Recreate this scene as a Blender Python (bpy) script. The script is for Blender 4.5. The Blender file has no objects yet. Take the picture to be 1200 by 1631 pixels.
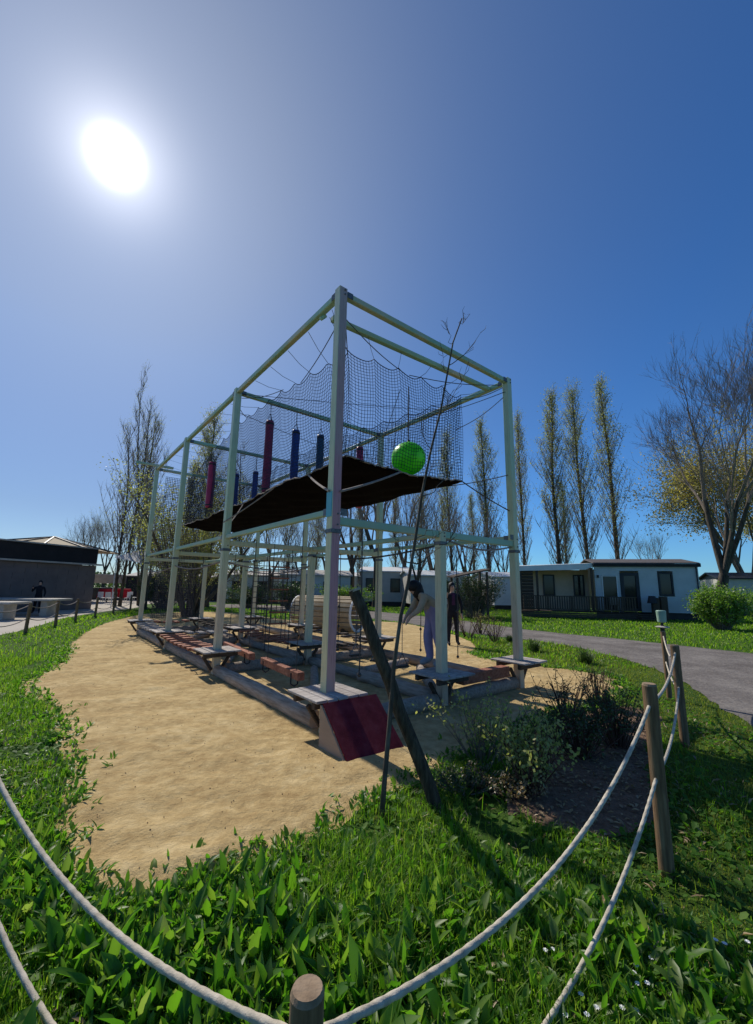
import bpy, bmesh, math, random
import numpy as np
from mathutils import Vector, Matrix
rad = math.radians
rnd = random.Random(7)
R_ = np.random.RandomState(11)
scene = bpy.context.scene
col = scene.collection

# ------------------------------------------------------------------ camera, sky, sun, exposure
F_PX, PITCH, ROLL, EYE = 662.5, 0.1781, 0.0163, 1.6
cam_d = bpy.data.cameras.new('camera')
cam = bpy.data.objects.new('camera', cam_d); col.objects.link(cam)
cam_d.sensor_fit = 'HORIZONTAL'; cam_d.sensor_width = 36.0
cam_d.lens = 36.0 * F_PX / 1200.0
cam_d.clip_start = 0.05; cam_d.clip_end = 2000
cam.location = (0, 0, EYE)
cam.rotation_euler = (Matrix.Rotation(math.pi/2 + PITCH, 3, 'X') @ Matrix.Rotation(ROLL, 3, 'Z')).to_euler()
scene.camera = cam
SUN_AZ, SUN_EL = rad(-37.5), rad(43.7)
sun_dir = Vector((math.sin(SUN_AZ)*math.cos(SUN_EL), math.cos(SUN_AZ)*math.cos(SUN_EL), math.sin(SUN_EL)))

world = bpy.data.worlds.new('World'); scene.world = world; world.use_nodes = True
nt = world.node_tree; nt.nodes.clear()
wo = nt.nodes.new('ShaderNodeOutputWorld')
sky = nt.nodes.new('ShaderNodeTexSky'); sky.sky_type = 'NISHITA'; sky.sun_disc = False
sky.sun_elevation = SUN_EL; sky.sun_rotation = SUN_AZ
sky.air_density = 1.0; sky.dust_density = 0.0; sky.ozone_density = 2.6
bg = nt.nodes.new('ShaderNodeBackground'); bg.inputs['Strength'].default_value = 0.088
# the bright ring of scattered light that stands round the sun in the real sky
tc = nt.nodes.new('ShaderNodeTexCoord')
dp = nt.nodes.new('ShaderNodeVectorMath'); dp.operation = 'DOT_PRODUCT'
nt.links.new(tc.outputs['Generated'], dp.inputs[0]); dp.inputs[1].default_value = sun_dir
def wmath(op, a, b=None):
    n = nt.nodes.new('ShaderNodeMath'); n.operation = op
    for i, v in enumerate((a, b)):
        if v is None: continue
        if isinstance(v, (int, float)): n.inputs[i].default_value = v
        else: nt.links.new(v, n.inputs[i])
    return n.outputs[0]
cl = wmath('MINIMUM', dp.outputs['Value'], 0.9999999)
ang = wmath('ARCCOSINE', cl)
def gauss(w, amp):
    q = wmath('DIVIDE', ang, w); q = wmath('MULTIPLY', q, q)
    return wmath('MULTIPLY', wmath('EXPONENT', wmath('MULTIPLY', q, -1.0)), amp)
def expo(w, amp):
    return wmath('MULTIPLY', wmath('EXPONENT', wmath('DIVIDE', ang, -w)), amp)
rmp = nt.nodes.new('ShaderNodeValToRGB'); el_ = rmp.color_ramp.elements
el_[0].position = 0.0; el_[0].color = (1.0, .95, 1.0, 1); el_[1].position = 1.0; el_[1].color = (.43, .84, 1.3, 1)
for p_, c_ in ((.25, (1.0, .95, 1.0, 1)), (.58, (.69, .88, 1.12, 1))):
    e_ = el_.new(p_); e_.color = c_
nt.links.new(wmath('DIVIDE', ang, rad(60)), rmp.inputs['Fac'])
tint = nt.nodes.new('ShaderNodeMixRGB'); tint.blend_type = 'MULTIPLY'; tint.inputs['Fac'].default_value = 1
nt.links.new(sky.outputs[0], tint.inputs['Color1']); nt.links.new(rmp.outputs['Color'], tint.inputs['Color2'])
sepz = nt.nodes.new('ShaderNodeSeparateXYZ'); nt.links.new(tc.outputs['Generated'], sepz.inputs[0])
lowm = wmath('MINIMUM', wmath('MAXIMUM', wmath('DIVIDE', wmath('SUBTRACT', .45, sepz.outputs['Z']), .3), 0.0), 1.0)
sunm = wmath('MINIMUM', wmath('MAXIMUM', wmath('DIVIDE', wmath('SUBTRACT', rad(58), ang), rad(22)), 0.0), 1.0)
tint2 = nt.nodes.new('ShaderNodeMixRGB'); tint2.blend_type = 'MULTIPLY'; tint2.inputs['Color2'].default_value = (.92, .78, .75, 1)
nt.links.new(wmath('MULTIPLY', lowm, sunm), tint2.inputs['Fac']); nt.links.new(tint.outputs[0], tint2.inputs['Color1'])
nt.links.new(tint2.outputs[0], bg.inputs['Color'])
bgs = [bg.outputs[0]]
for colr, val in (((1.0, .97, .93, 1), gauss(rad(1.35), 6.0)), ((1.0, .97, .97, 1), gauss(rad(4.2), .34)), ((1.0, .97, .97, 1), expo(rad(4.5), 0.5)), ((.93, .96, .93, 1), gauss(rad(26), 0.215))):
    b = nt.nodes.new('ShaderNodeBackground'); b.inputs['Color'].default_value = colr
    nt.links.new(val, b.inputs['Strength']); bgs.append(b.outputs[0])
cur = bgs[0]
for b in bgs[1:]:
    a = nt.nodes.new('ShaderNodeAddShader'); nt.links.new(cur, a.inputs[0]); nt.links.new(b, a.inputs[1]); cur = a.outputs[0]
nt.links.new(cur, wo.inputs['Surface'])

sl = bpy.data.lights.new('sun', 'SUN'); sl.energy = 4.2; sl.angle = rad(0.5); sl.color = (1.0, 0.94, 0.84)
so = bpy.data.objects.new('sun', sl); col.objects.link(so); so.location = (-8, 11, 20)
so.rotation_euler = sun_dir.to_track_quat('Z', 'Y').to_euler()
scene.view_settings.view_transform = 'Standard'; scene.view_settings.look = 'None'
scene.view_settings.gamma = 1; scene.view_settings.exposure = 0.0
scene.view_settings.use_curve_mapping = False
scene.render.engine = 'CYCLES'
scene.cycles.max_bounces = 8; scene.cycles.transparent_max_bounces = 12

# ------------------------------------------------------------------ placing helpers (metres, camera stands at 0,0,1.6)
cp_, sp_ = math.cos(PITCH), math.sin(PITCH)
def ray(px, py):
    a = (px-600)/F_PX; b = -(py-815.5)/F_PX; c, s = math.cos(ROLL), math.sin(ROLL)
    u = c*a - s*b; w = s*a + c*b
    return Vector((u, cp_ - w*sp_, sp_ + w*cp_))
def G(px, py, z=0.0):
    d = ray(px, py); t = (z-EYE)/d.z
    return Vector((d.x*t, d.y*t, z))
def atdepth(px, py, y):
    d = ray(px, py); t = y/d.y
    return Vector((d.x*t, y, EYE + d.z*t))
def hz(px, y):                     # a spot on the ground at distance y below pixel column px
    p = atdepth(px, 940, y); return Vector((p.x, y, 0))
GX, GY, TH, BAY = -0.514, 4.909, 0.672, 3.72
def W(a, b, z=0.0):                # climbing frame grid
    return Vector((GX + a*math.cos(TH) - b*math.sin(TH), GY + a*math.sin(TH) + b*math.cos(TH), z))

# ------------------------------------------------------------------ object helpers
def tag(o, label=None, cat=None, group=None, kind=None):
    if label: o['label'] = label
    if cat: o['category'] = cat
    if group: o['group'] = group
    if kind: o['kind'] = kind
    return o
def empty(name, loc, rz=0.0, label=None, cat=None, group=None):
    o = bpy.data.objects.new(name, None); col.objects.link(o)
    o.location = loc; o.rotation_euler = (0, 0, rz); o.empty_display_size = .2
    return tag(o, label, cat, group)
def children(o): return [c for c in bpy.data.objects if c.parent == o]
def copy_tree(o, parent=None):
    kids = list(children(o))
    c = o.copy(); col.objects.link(c)
    if parent: c.parent = parent
    for k in kids: copy_tree(k, c)
    return c
def tri_(n): return range(n)
class MB:
    def __init__(s): s.v = []; s.f = []; s.m = []
    def add(s, vs, fs, mi=0):
        o = len(s.v); s.v += [tuple(p) for p in vs]
        s.f += [tuple(i+o for i in f) for f in fs]; s.m += [mi]*len(fs); return s
    def box(s, c, size, rz=0.0, mi=0, M=None):
        x, y, z = (k/2 for k in size)
        vs = [Vector((sx*x, sy*y, sz*z)) for sx in (-1, 1) for sy in (-1, 1) for sz in (-1, 1)]
        rot = M if M else Matrix.Rotation(rz, 3, 'Z')
        vs = [rot @ p + Vector(c) for p in vs]
        return s.add(vs, [(0,1,3,2),(4,6,7,5),(0,4,5,1),(2,3,7,6),(0,2,6,4),(1,5,7,3)], mi)
    def rbox(s, c, size, r=.01, rz=0.0, mi=0, M=None):       # box with chamfered edges
        bm = bmesh.new(); bmesh.ops.create_cube(bm, size=1)
        for v in bm.verts: v.co = Vector((v.co.x*size[0], v.co.y*size[1], v.co.z*size[2]))
        bmesh.ops.bevel(bm, geom=list(bm.edges), offset=min(r, min(size)*.4), segments=1, affect='EDGES')
        rot = M if M else Matrix.Rotation(rz, 3, 'Z')
        bm.verts.ensure_lookup_table()
        vs = [rot @ v.co + Vector(c) for v in bm.verts]
        fs = [[v.index for v in f.verts] for f in bm.faces]
        bm.free(); return s.add(vs, fs, mi)
    def beam(s, p, q, w, h, r=.008, mi=0, roll=0.0):
        p, q = Vector(p), Vector(q); d = q-p; L = d.length
        z = Vector((0,0,1)) if abs(d.normalized().z) < .95 else Vector((1,0,0))
        x = d.normalized(); y = z.cross(x).normalized(); z2 = x.cross(y)
        M = Matrix((x, y, z2)).transposed() @ Matrix.Rotation(roll, 3, 'X')
        return s.rbox((p+q)/2, (L, w, h), r, M=M, mi=mi)
    def tube(s, pts, rs, n=6, mi=0, cap=True):
        pts = [Vector(p) for p in pts]
        if not hasattr(rs, '__len__'): rs = [rs]*len(pts)
        base = len(s.v); prev = None
        for i, p in enumerate(pts):
            d = (pts[min(i+1, len(pts)-1)] - pts[max(i-1, 0)])
            d = d.normalized() if d.length > 1e-9 else Vector((0,0,1))
            if prev is None:
                u = d.orthogonal().normalized()
            else:
                u = (prev - d*prev.dot(d)); u = u.normalized() if u.length > 1e-6 else d.orthogonal().normalized()
            prev = u; w = d.cross(u)
            for k in range(n):
                a = 2*math.pi*k/n
                s.v.append(tuple(p + (u*math.cos(a) + w*math.sin(a))*rs[i]))
        for i in range(len(pts)-1):
            for k in range(n):
                k2 = (k+1) % n
                s.f.append((base+i*n+k, base+i*n+k2, base+(i+1)*n+k2, base+(i+1)*n+k)); s.m.append(mi)
        if cap and n > 2:
            s.f.append(tuple(base+k for k in reversed(range(n)))); s.m.append(mi)
            s.f.append(tuple(base+(len(pts)-1)*n+k for k in range(n))); s.m.append(mi)
        return s
    def build(s, name, mats, parent=None, origin=None, smooth=False, world=False):
        me = bpy.data.meshes.new(name)
        vs = s.v
        if world and parent is not None:
            inv = parent.matrix_basis.inverted() if False else (Matrix.Translation(parent.location) @ parent.rotation_euler.to_matrix().to_4x4()).inverted()
            vs = [tuple(inv @ Vector(p)) for p in vs]
        elif origin is not None:
            ov = Vector(origin); vs = [tuple(Vector(p)-ov) for p in vs]
        me.from_pydata(vs, [], s.f)
        if not isinstance(mats, (list, tuple)): mats = [mats]
        for m in mats: me.materials.append(m)
        if len(mats) > 1: me.polygons.foreach_set('material_index', s.m)
        if smooth: me.polygons.foreach_set('use_smooth', [True]*len(me.polygons))
        me.update()
        o = bpy.data.objects.new(name, me); col.objects.link(o)
        if parent is not None: o.parent = parent
        elif origin is not None: o.location = origin
        return o
def npmesh(name, verts, quads=None, tris=None, mats=None, smooth=False, loc=None):
    me = bpy.data.meshes.new(name)
    nq = 0 if quads is None else len(quads); ntt = 0 if tris is None else len(tris)
    me.vertices.add(len(verts)); me.vertices.foreach_set('co', np.ascontiguousarray(verts, dtype=np.float32).ravel())
    loops = []
    if nq: loops.append(np.asarray(quads).ravel())
    if ntt: loops.append(np.asarray(tris).ravel())
    loops = np.concatenate(loops).astype(np.int32)
    me.loops.add(len(loops)); me.loops.foreach_set('vertex_index', loops)
    me.polygons.add(nq+ntt)
    st = np.concatenate([np.arange(nq)*4, nq*4+np.arange(ntt)*3]).astype(np.int32)
    me.polygons.foreach_set('loop_start', st)
    me.polygons.foreach_set('loop_total', np.concatenate([np.full(nq, 4), np.full(ntt, 3)]).astype(np.int32))
    if smooth: me.polygons.foreach_set('use_smooth', np.ones(nq+ntt, dtype=bool))
    me.update(calc_edges=True); me.validate()
    for m in (mats or []): me.materials.append(m)
    o = bpy.data.objects.new(name, me); col.objects.link(o)
    if loc is not None: o.location = loc
    return o

# ------------------------------------------------------------------ materials
def newmat(name):
    m = bpy.data.materials.new(name); m.use_nodes = True
    t = m.node_tree; b = t.nodes['Principled BSDF']; return m, t, b
def nmat(name, cols, scale=4, rough=.8, bump=0.0, bscale=None, stretch=(1,1,1), metal=0.0, detail=5, coord='Object', dist=.02, spec=.3, pos=None, island=0.0):
    m, t, b = newmat(name)
    tcn = t.nodes.new('ShaderNodeTexCoord'); geo = t.nodes.new('ShaderNodeNewGeometry')
    mp = t.nodes.new('ShaderNodeMapping'); mp.inputs['Scale'].default_value = stretch
    t.links.new(geo.outputs['Position'] if coord == 'World' else tcn.outputs['Object'], mp.inputs['Vector'])
    n = t.nodes.new('ShaderNodeTexNoise'); n.inputs['Scale'].default_value = scale; n.inputs['Detail'].default_value = detail
    n.inputs['Roughness'].default_value = .6
    t.links.new(mp.outputs[0], n.inputs['Vector'])
    r = t.nodes.new('ShaderNodeValToRGB'); el = r.color_ramp.elements
    k = len(cols); ps = pos or [0.32 + .36*i/max(k-1, 1) for i in range(k)]
    el[0].position = ps[0]; el[0].color = (*cols[0], 1); el[1].position = ps[-1]; el[1].color = (*cols[-1], 1)
    for i in range(1, k-1):
        e = el.new(ps[i]); e.color = (*cols[i], 1)
    t.links.new(n.outputs['Fac'], r.inputs['Fac'])
    out = r.outputs['Color']
    if island:
        h = t.nodes.new('ShaderNodeHueSaturation'); mth = t.nodes.new('ShaderNodeMath'); mth.operation = 'MULTIPLY_ADD'
        oi = t.nodes.new('ShaderNodeObjectInfo')
        t.links.new(oi.outputs['Random'], mth.inputs[0]); mth.inputs[1].default_value = island; mth.inputs[2].default_value = 1-island/2
        t.links.new(mth.outputs[0], h.inputs['Value']); t.links.new(out, h.inputs['Color']); out = h.outputs['Color']
    t.links.new(out, b.inputs['Base Color'])
    b.inputs['Roughness'].default_value = rough; b.inputs['Metallic'].default_value = metal
    b.inputs['Specular IOR Level'].default_value = spec
    if bump:
        n2 = t.nodes.new('ShaderNodeTexNoise'); n2.inputs['Scale'].default_value = bscale or scale*3; n2.inputs['Detail'].default_value = 8
        t.links.new(mp.outputs[0], n2.inputs['Vector'])
        bp = t.nodes.new('ShaderNodeBump'); bp.inputs['Strength'].default_value = bump; bp.inputs['Distance'].default_value = dist
        t.links.new(n2.outputs['Fac'], bp.inputs['Height']); t.links.new(bp.outputs[0], b.inputs['Normal'])
    return m
def leafmat(name, cols, trans=.45, rough=.45, spec=.5):
    m, t, b = newmat(name)
    geo = t.nodes.new('ShaderNodeNewGeometry')
    r = t.nodes.new('ShaderNodeValToRGB'); el = r.color_ramp.elements
    k = len(cols); el[0].color = (*cols[0], 1); el[1].color = (*cols[-1], 1); el[1].position = 1
    for i in range(1, k-1):
        e = el.new(i/(k-1)); e.color = (*cols[i], 1)
    t.links.new(geo.outputs['Random Per Island'], r.inputs['Fac'])
    t.links.new(r.outputs['Color'], b.inputs['Base Color'])
    b.inputs['Roughness'].default_value = rough; b.inputs['Specular IOR Level'].default_value = spec
    tr = t.nodes.new('ShaderNodeBsdfTranslucent')
    g = t.nodes.new('ShaderNodeMixRGB'); g.blend_type = 'MULTIPLY'; g.inputs['Fac'].default_value = 1; g.inputs['Color2'].default_value = (1.9, 2.1, .9, 1)
    t.links.new(r.outputs['Color'], g.inputs['Color1']); t.links.new(g.outputs[0], tr.inputs['Color'])
    mx = t.nodes.new('ShaderNodeMixShader'); mx.inputs['Fac'].default_value = trans
    t.links.new(b.outputs[0], mx.inputs[1]); t.links.new(tr.outputs[0], mx.inputs[2])
    t.links.new(mx.outputs[0], t.nodes['Material Output'].inputs['Surface'])
    return m
M = {}
M['paint'] = nmat('pastel_paint', [(.38,.26,.29),(.34,.40,.27),(.28,.42,.31),(.46,.43,.29),(.30,.43,.35)], scale=.45, rough=.5, bump=.08, bscale=30, coord='World', detail=3, pos=[.3,.42,.5,.58,.7])
M['paint_beam'] = nmat('green_beam_paint', [(.34,.52,.38),(.31,.45,.31),(.52,.49,.35)], scale=.9, rough=.5, coord='World', detail=3)
M['paint_lilac'] = nmat('lilac_paint', [(.36,.25,.33),(.42,.30,.36),(.38,.29,.28)], scale=1.1, rough=.55, bump=.08, bscale=30, coord='World', detail=4)
M['paint_cream'] = nmat('cream_green_paint', [(.55,.50,.28),(.48,.49,.30),(.58,.46,.33)], scale=1.1, rough=.55, bump=.08, bscale=30, coord='World', detail=4)
M['turquoise'] = nmat('turquoise_paint', [(.10,.38,.46),(.13,.45,.50)], scale=3, rough=.45)
M['plankgrey'] = nmat('weathered_board', [(.25,.21,.18),(.40,.355,.32),(.50,.455,.41)], scale=5, stretch=(1,7,7), rough=.8, bump=.3, bscale=40, island=.25)
M['plankred'] = nmat('red_brown_board', [(.21,.065,.035),(.33,.12,.065),(.40,.18,.11)], scale=4, stretch=(7,1,7), rough=.75, bump=.25, bscale=30, island=.3)
M['ramp_red'] = nmat('dark_red_ramp', [(.12,.010,.018),(.17,.018,.028),(.21,.035,.045)], scale=9, rough=.75, bump=.3, bscale=120, pos=[.3,.5,.72], spec=.12)
M['ply'] = nmat('plywood', [(.36,.25,.17),(.44,.31,.21)], scale=3, stretch=(1,1,5), rough=.8, bump=.15, bscale=30)
M['log'] = nmat('grey_log', [(.22,.17,.125),(.35,.28,.215),(.43,.355,.28)], scale=4, stretch=(9,1,9), rough=.85, bump=.4, bscale=20, island=.2)
M['logend'] = nmat('log_end', [(.36,.27,.18),(.45,.36,.26)], scale=12, rough=.85, bump=.2)
M['post'] = nmat('turned_post_wood', [(.11,.065,.035),(.19,.115,.06),(.27,.18,.10)], scale=6, stretch=(8,8,.7), rough=.75, bump=.35, bscale=12, dist=.01)
M['stake'] = nmat('dark_stake_bark', [(.03,.022,.014),(.065,.048,.03),(.11,.085,.055)], scale=9, stretch=(5,5,1), rough=.9, bump=.7, bscale=14, dist=.02)
M['rope'] = nmat('white_rope', [(.36,.315,.24),(.50,.44,.34),(.58,.515,.41)], scale=25, rough=.9, bump=.5, bscale=220, dist=.004)
M['ropedark'] = nmat('dark_rope', [(.05,.045,.04),(.09,.08,.07)], scale=20, rough=.9)
M['ropetan'] = nmat('tan_rope', [(.20,.16,.14),(.32,.27,.24)], scale=20, rough=.9)
M['chain'] = nmat('chain_steel', [(.10,.10,.10),(.2,.2,.2)], scale=20, rough=.5, metal=.7)
M['net'] = nmat('net_cord', [(.012,.014,.03),(.02,.022,.05)], scale=10, rough=.8)
M['bag_red'] = nmat('crimson_vinyl', [(.30,.015,.07),(.40,.03,.10)], scale=3, rough=.4, bump=.1)
M['bag_blue'] = nmat('blue_vinyl', [(.012,.04,.20),(.02,.06,.30)], scale=3, rough=.4, bump=.1)
M['bag_teal'] = nmat('dark_blue_vinyl', [(.01,.05,.11),(.015,.08,.15)], scale=3, rough=.4, bump=.1)
M['black'] = nmat('black_rubber', [(.012,.012,.014),(.03,.03,.034)], scale=8, rough=.55)
M['white'] = nmat('white_paint', [(.62,.62,.60),(.72,.72,.70)], scale=2, rough=.5)
M['concrete'] = nmat('pale_concrete', [(.36,.33,.29),(.48,.45,.40)], scale=3, rough=.85, bump=.2)
M['siding'] = nmat('pale_grey_siding', [(.44,.46,.45),(.52,.54,.53)], scale=1.5, rough=.55, bump=.05)
M['beige'] = nmat('beige_wall', [(.52,.40,.28),(.60,.46,.33)], scale=2, rough=.8)
M['cream'] = nmat('cream_wall', [(.48,.46,.40),(.56,.54,.48)], scale=2, rough=.7)
M['trim'] = nmat('dark_trim', [(.018,.02,.026),(.03,.034,.04)], scale=3, rough=.5)
M['roof'] = nmat('dark_roof', [(.07,.06,.06),(.15,.13,.12)], scale=5, stretch=(1,5,1), rough=.7, bump=.3)
M['deck'] = nmat('deck_wood', [(.045,.03,.02),(.10,.075,.055)], scale=5, stretch=(2,2,9), rough=.8, bump=.2)
M['darkwall'] = nmat('dark_slate_wall', [(.14,.115,.11),(.20,.165,.155)], scale=.9, rough=.7, bump=.1, bscale=20)
M['fascia'] = nmat('black_fascia', [(.012,.011,.013),(.022,.02,.022)], scale=1.5, rough=.6)
M['tanroof'] = nmat('tan_roof', [(.28,.21,.12),(.42,.33,.20)], scale=2, stretch=(1,6,1), rough=.8, bump=.2)
M['redcloth'] = nmat('red_cloth', [(.45,.012,.02),(.60,.03,.04)], scale=3, rough=.8)
M['green_cup'] = nmat('pale_green_plastic', [(.22,.36,.28),(.34,.48,.38)], scale=5, rough=.5)
M['bark'] = nmat('tree_bark', [(.035,.028,.020),(.08,.065,.048),(.12,.10,.075)], scale=3, stretch=(3,3,.7), rough=.9, bump=.6, bscale=5, dist=.05)
M['barkpale'] = nmat('pale_bark', [(.09,.075,.055),(.17,.145,.105),(.24,.20,.15)], scale=3, stretch=(3,3,.7), rough=.9, bump=.5, bscale=5, dist=.05)
M['twig'] = nmat('twig_bark', [(.16,.125,.095),(.27,.215,.165)], scale=3, rough=.9)
M['twigred'] = nmat('reddish_twig', [(.06,.03,.02),(.12,.06,.045)], scale=8, rough=.85)
M['springleaf'] = leafmat('spring_leaf', [(.19,.20,.07),(.24,.24,.09),(.30,.28,.14),(.15,.16,.07)], trans=.45, spec=.2)
M['yellowleaf'] = leafmat('yellow_green_leaf', [(.30,.25,.10),(.38,.30,.13),(.26,.23,.09)], trans=.4)
M['hedgeleaf'] = leafmat('hedge_leaf', [(.08,.17,.02),(.13,.23,.03),(.19,.28,.06)], trans=.4)
M['darkleaf'] = leafmat('dark_leaf', [(.025,.05,.018),(.04,.075,.025),(.06,.09,.03)], trans=.3)
M['paleleaf'] = leafmat('pale_shrub_leaf', [(.18,.22,.06),(.30,.32,.11),(.38,.37,.17),(.12,.17,.05)], trans=.4)
M['weed'] = leafmat('weed_leaf', [(.035,.105,.010),(.06,.17,.014),(.11,.24,.02),(.045,.13,.018),(.17,.26,.04),(.05,.15,.016),(.20,.26,.08)], trans=.5, rough=.45, spec=.45)
M['grassblade'] = leafmat('grass_blade', [(.07,.16,.010),(.11,.23,.014),(.16,.28,.022),(.23,.28,.05)], trans=.5, spec=.25)
M['mossblade'] = leafmat('dry_grass_blade', [(.12,.17,.02),(.17,.20,.03),(.22,.21,.06),(.09,.16,.018)], trans=.45, spec=.2)
M['clover'] = leafmat('clover_leaf', [(.045,.13,.014),(.08,.18,.02),(.13,.22,.035)], trans=.45, rough=.6, spec=.2)
M['petal'] = nmat('petal', [(.7,.7,.68),(.8,.8,.78)], scale=5, rough=.6)
M['litter'] = leafmat('dead_leaf', [(.26,.17,.08),(.34,.25,.13),(.16,.11,.06)], trans=.15)
M['skin'] = nmat('skin', [(.42,.25,.18),(.47,.29,.21)], scale=8, rough=.55)
M['lilac'] = nmat('lilac_cloth', [(.27,.22,.36),(.33,.27,.42)], scale=9, rough=.9, bump=.3)
M['beigetop'] = nmat('beige_cloth', [(.36,.27,.18),(.44,.33,.23)], scale=9, rough=.9, bump=.3)
M['blackcloth'] = nmat('black_cloth', [(.008,.008,.012),(.018,.016,.022)], scale=9, rough=.85, bump=.2)
M['plumcloth'] = nmat('plum_cloth', [(.05,.014,.04),(.08,.024,.06)], scale=9, rough=.85, bump=.2)
M['hair'] = nmat('black_hair', [(.006,.005,.005),(.014,.011,.010)], scale=30, stretch=(6,6,1), rough=.5, bump=.4)
M['shoe'] = nmat('grey_shoe', [(.22,.23,.26),(.32,.33,.36)], scale=10, rough=.7)
def paintmat(name, cols, scale=.8):
    m = nmat(name, cols, scale=scale, rough=.5, bump=.1, bscale=35, coord='World', detail=4, pos=[i/(len(cols)-1) for i in range(len(cols))])
    t = m.node_tree; n = [x for x in t.nodes if x.type == 'TEX_NOISE'][0]; r = [x for x in t.nodes if x.type == 'VALTORGB'][0]; g = [x for x in t.nodes if x.type == 'NEW_GEOMETRY'][0]
    sx = t.nodes.new('ShaderNodeSeparateXYZ'); t.links.new(g.outputs['Position'], sx.inputs[0])
    a = t.nodes.new('ShaderNodeMath'); a.operation = 'MULTIPLY_ADD'; t.links.new(sx.outputs['Z'], a.inputs[0]); a.inputs[1].default_value = .175; a.inputs[2].default_value = -.42
    b = t.nodes.new('ShaderNodeMath'); b.operation = 'MULTIPLY_ADD'; t.links.new(n.outputs['Fac'], b.inputs[0]); b.inputs[1].default_value = .9; t.links.new(a.outputs[0], b.inputs[2])
    # fine dirt
    n3 = t.nodes.new('ShaderNodeTexNoise'); n3.inputs['Scale'].default_value = 9; n3.inputs['Detail'].default_value = 8
    mp3 = t.nodes.new('ShaderNodeMapping'); mp3.inputs['Scale'].default_value = (7, 7, .5); t.links.new(g.outputs['Position'], mp3.inputs[0]); t.links.new(mp3.outputs[0], n3.inputs['Vector'])
    r3 = t.nodes.new('ShaderNodeValToRGB'); r3.color_ramp.elements[0].position = .33; r3.color_ramp.elements[0].color = (.62,.58,.52,1); r3.color_ramp.elements[1].position = .5; r3.color_ramp.elements[1].color = (1,1,1,1)
    t.links.new(n3.outputs['Fac'], r3.inputs[0])
    mx = t.nodes.new('ShaderNodeMixRGB'); mx.blend_type = 'MULTIPLY'; mx.inputs[0].default_value = .45
    t.links.new(b.outputs[0], r.inputs['Fac']); t.links.new(r.outputs[0], mx.inputs[1]); t.links.new(r3.outputs[0], mx.inputs[2])
    t.links.new(mx.outputs[0], t.nodes['Principled BSDF'].inputs['Base Color']); return m
M['paint'] = paintmat('pastel_paint', [(.64,.47,.33),(.66,.57,.37),(.58,.60,.38),(.47,.60,.41),(.52,.60,.45)])
M['paint_lilac'] = paintmat('lilac_paint', [(.58,.38,.28),(.54,.27,.27),(.52,.25,.28),(.48,.31,.31),(.44,.34,.34)])
M['paint_cream'] = paintmat('cream_green_paint', [(.72,.60,.34),(.72,.64,.38),(.64,.64,.40),(.58,.62,.42),(.62,.62,.48)])
def glassmat():
    m, t, b = newmat('window_glass'); b.inputs['Base Color'].default_value = (.012,.016,.022,1)
    b.inputs['Roughness'].default_value = .08; b.inputs['Specular IOR Level'].default_value = .35
    n = t.nodes.new('ShaderNodeTexNoise'); n.inputs['Scale'].default_value = .6
    bp = t.nodes.new('ShaderNodeBump'); bp.inputs['Strength'].default_value = .04; t.links.new(n.outputs[0], bp.inputs['Height']); t.links.new(bp.outputs[0], b.inputs['Normal'])
    return m
M['glass'] = glassmat()
def ballmat():
    m, t, b = newmat('neon_green_vinyl'); b.inputs['Base Color'].default_value = (.16,.85,.03,1)
    b.inputs['Roughness'].default_value = .35
    n = t.nodes.new('ShaderNodeTexNoise'); n.inputs['Scale'].default_value = 2.5; n.inputs['Detail'].default_value = 5
    r = t.nodes.new('ShaderNodeValToRGB'); r.color_ramp.elements[0].color = (.08,.55,.015,1); r.color_ramp.elements[1].color = (.22,.85,.05,1)
    r.color_ramp.elements[0].position = .3; r.color_ramp.elements[1].position = .6
    t.links.new(n.outputs[0], r.inputs[0]); t.links.new(r.outputs[0], b.inputs['Base Color'])
    tr = t.nodes.new('ShaderNodeBsdfTranslucent'); t.links.new(r.outputs[0], tr.inputs[0])
    mx = t.nodes.new('ShaderNodeMixShader'); mx.inputs[0].default_value = .4
    t.links.new(b.outputs[0], mx.inputs[1]); t.links.new(tr.outputs[0], mx.inputs[2])
    t.links.new(mx.outputs[0], t.nodes['Material Output'].inputs['Surface']); return m
M['saplingbark'] = nmat('sapling_bark', [(.05,.035,.025),(.09,.07,.05),(.16,.14,.11)], scale=5, stretch=(4,4,1), rough=.85, bump=.3)
def clothmat():
    m, t, b = newmat('white_awning_cloth'); b.inputs['Base Color'].default_value = (.75, .74, .72, 1); b.inputs['Roughness'].default_value = .8
    tr = t.nodes.new('ShaderNodeBsdfTranslucent'); tr.inputs[0].default_value = (.75, .74, .72, 1); mx = t.nodes.new('ShaderNodeMixShader'); mx.inputs[0].default_value = .5
    t.links.new(b.outputs[0], mx.inputs[1]); t.links.new(tr.outputs[0], mx.inputs[2]); t.links.new(mx.outputs[0], t.nodes['Material Output'].inputs['Surface']); return m
M['cloth'] = clothmat()
M['posttop'] = nmat('post_end_grain', [(.17,.115,.07),(.27,.19,.12),(.34,.25,.165)], scale=16, rough=.85, bump=.3)
M['barrel'] = nmat('bleached_slat', [(.30,.22,.13),(.46,.37,.25)], scale=3, rough=.85, bump=.2, island=.3)
M['ball'] = ballmat()
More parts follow.
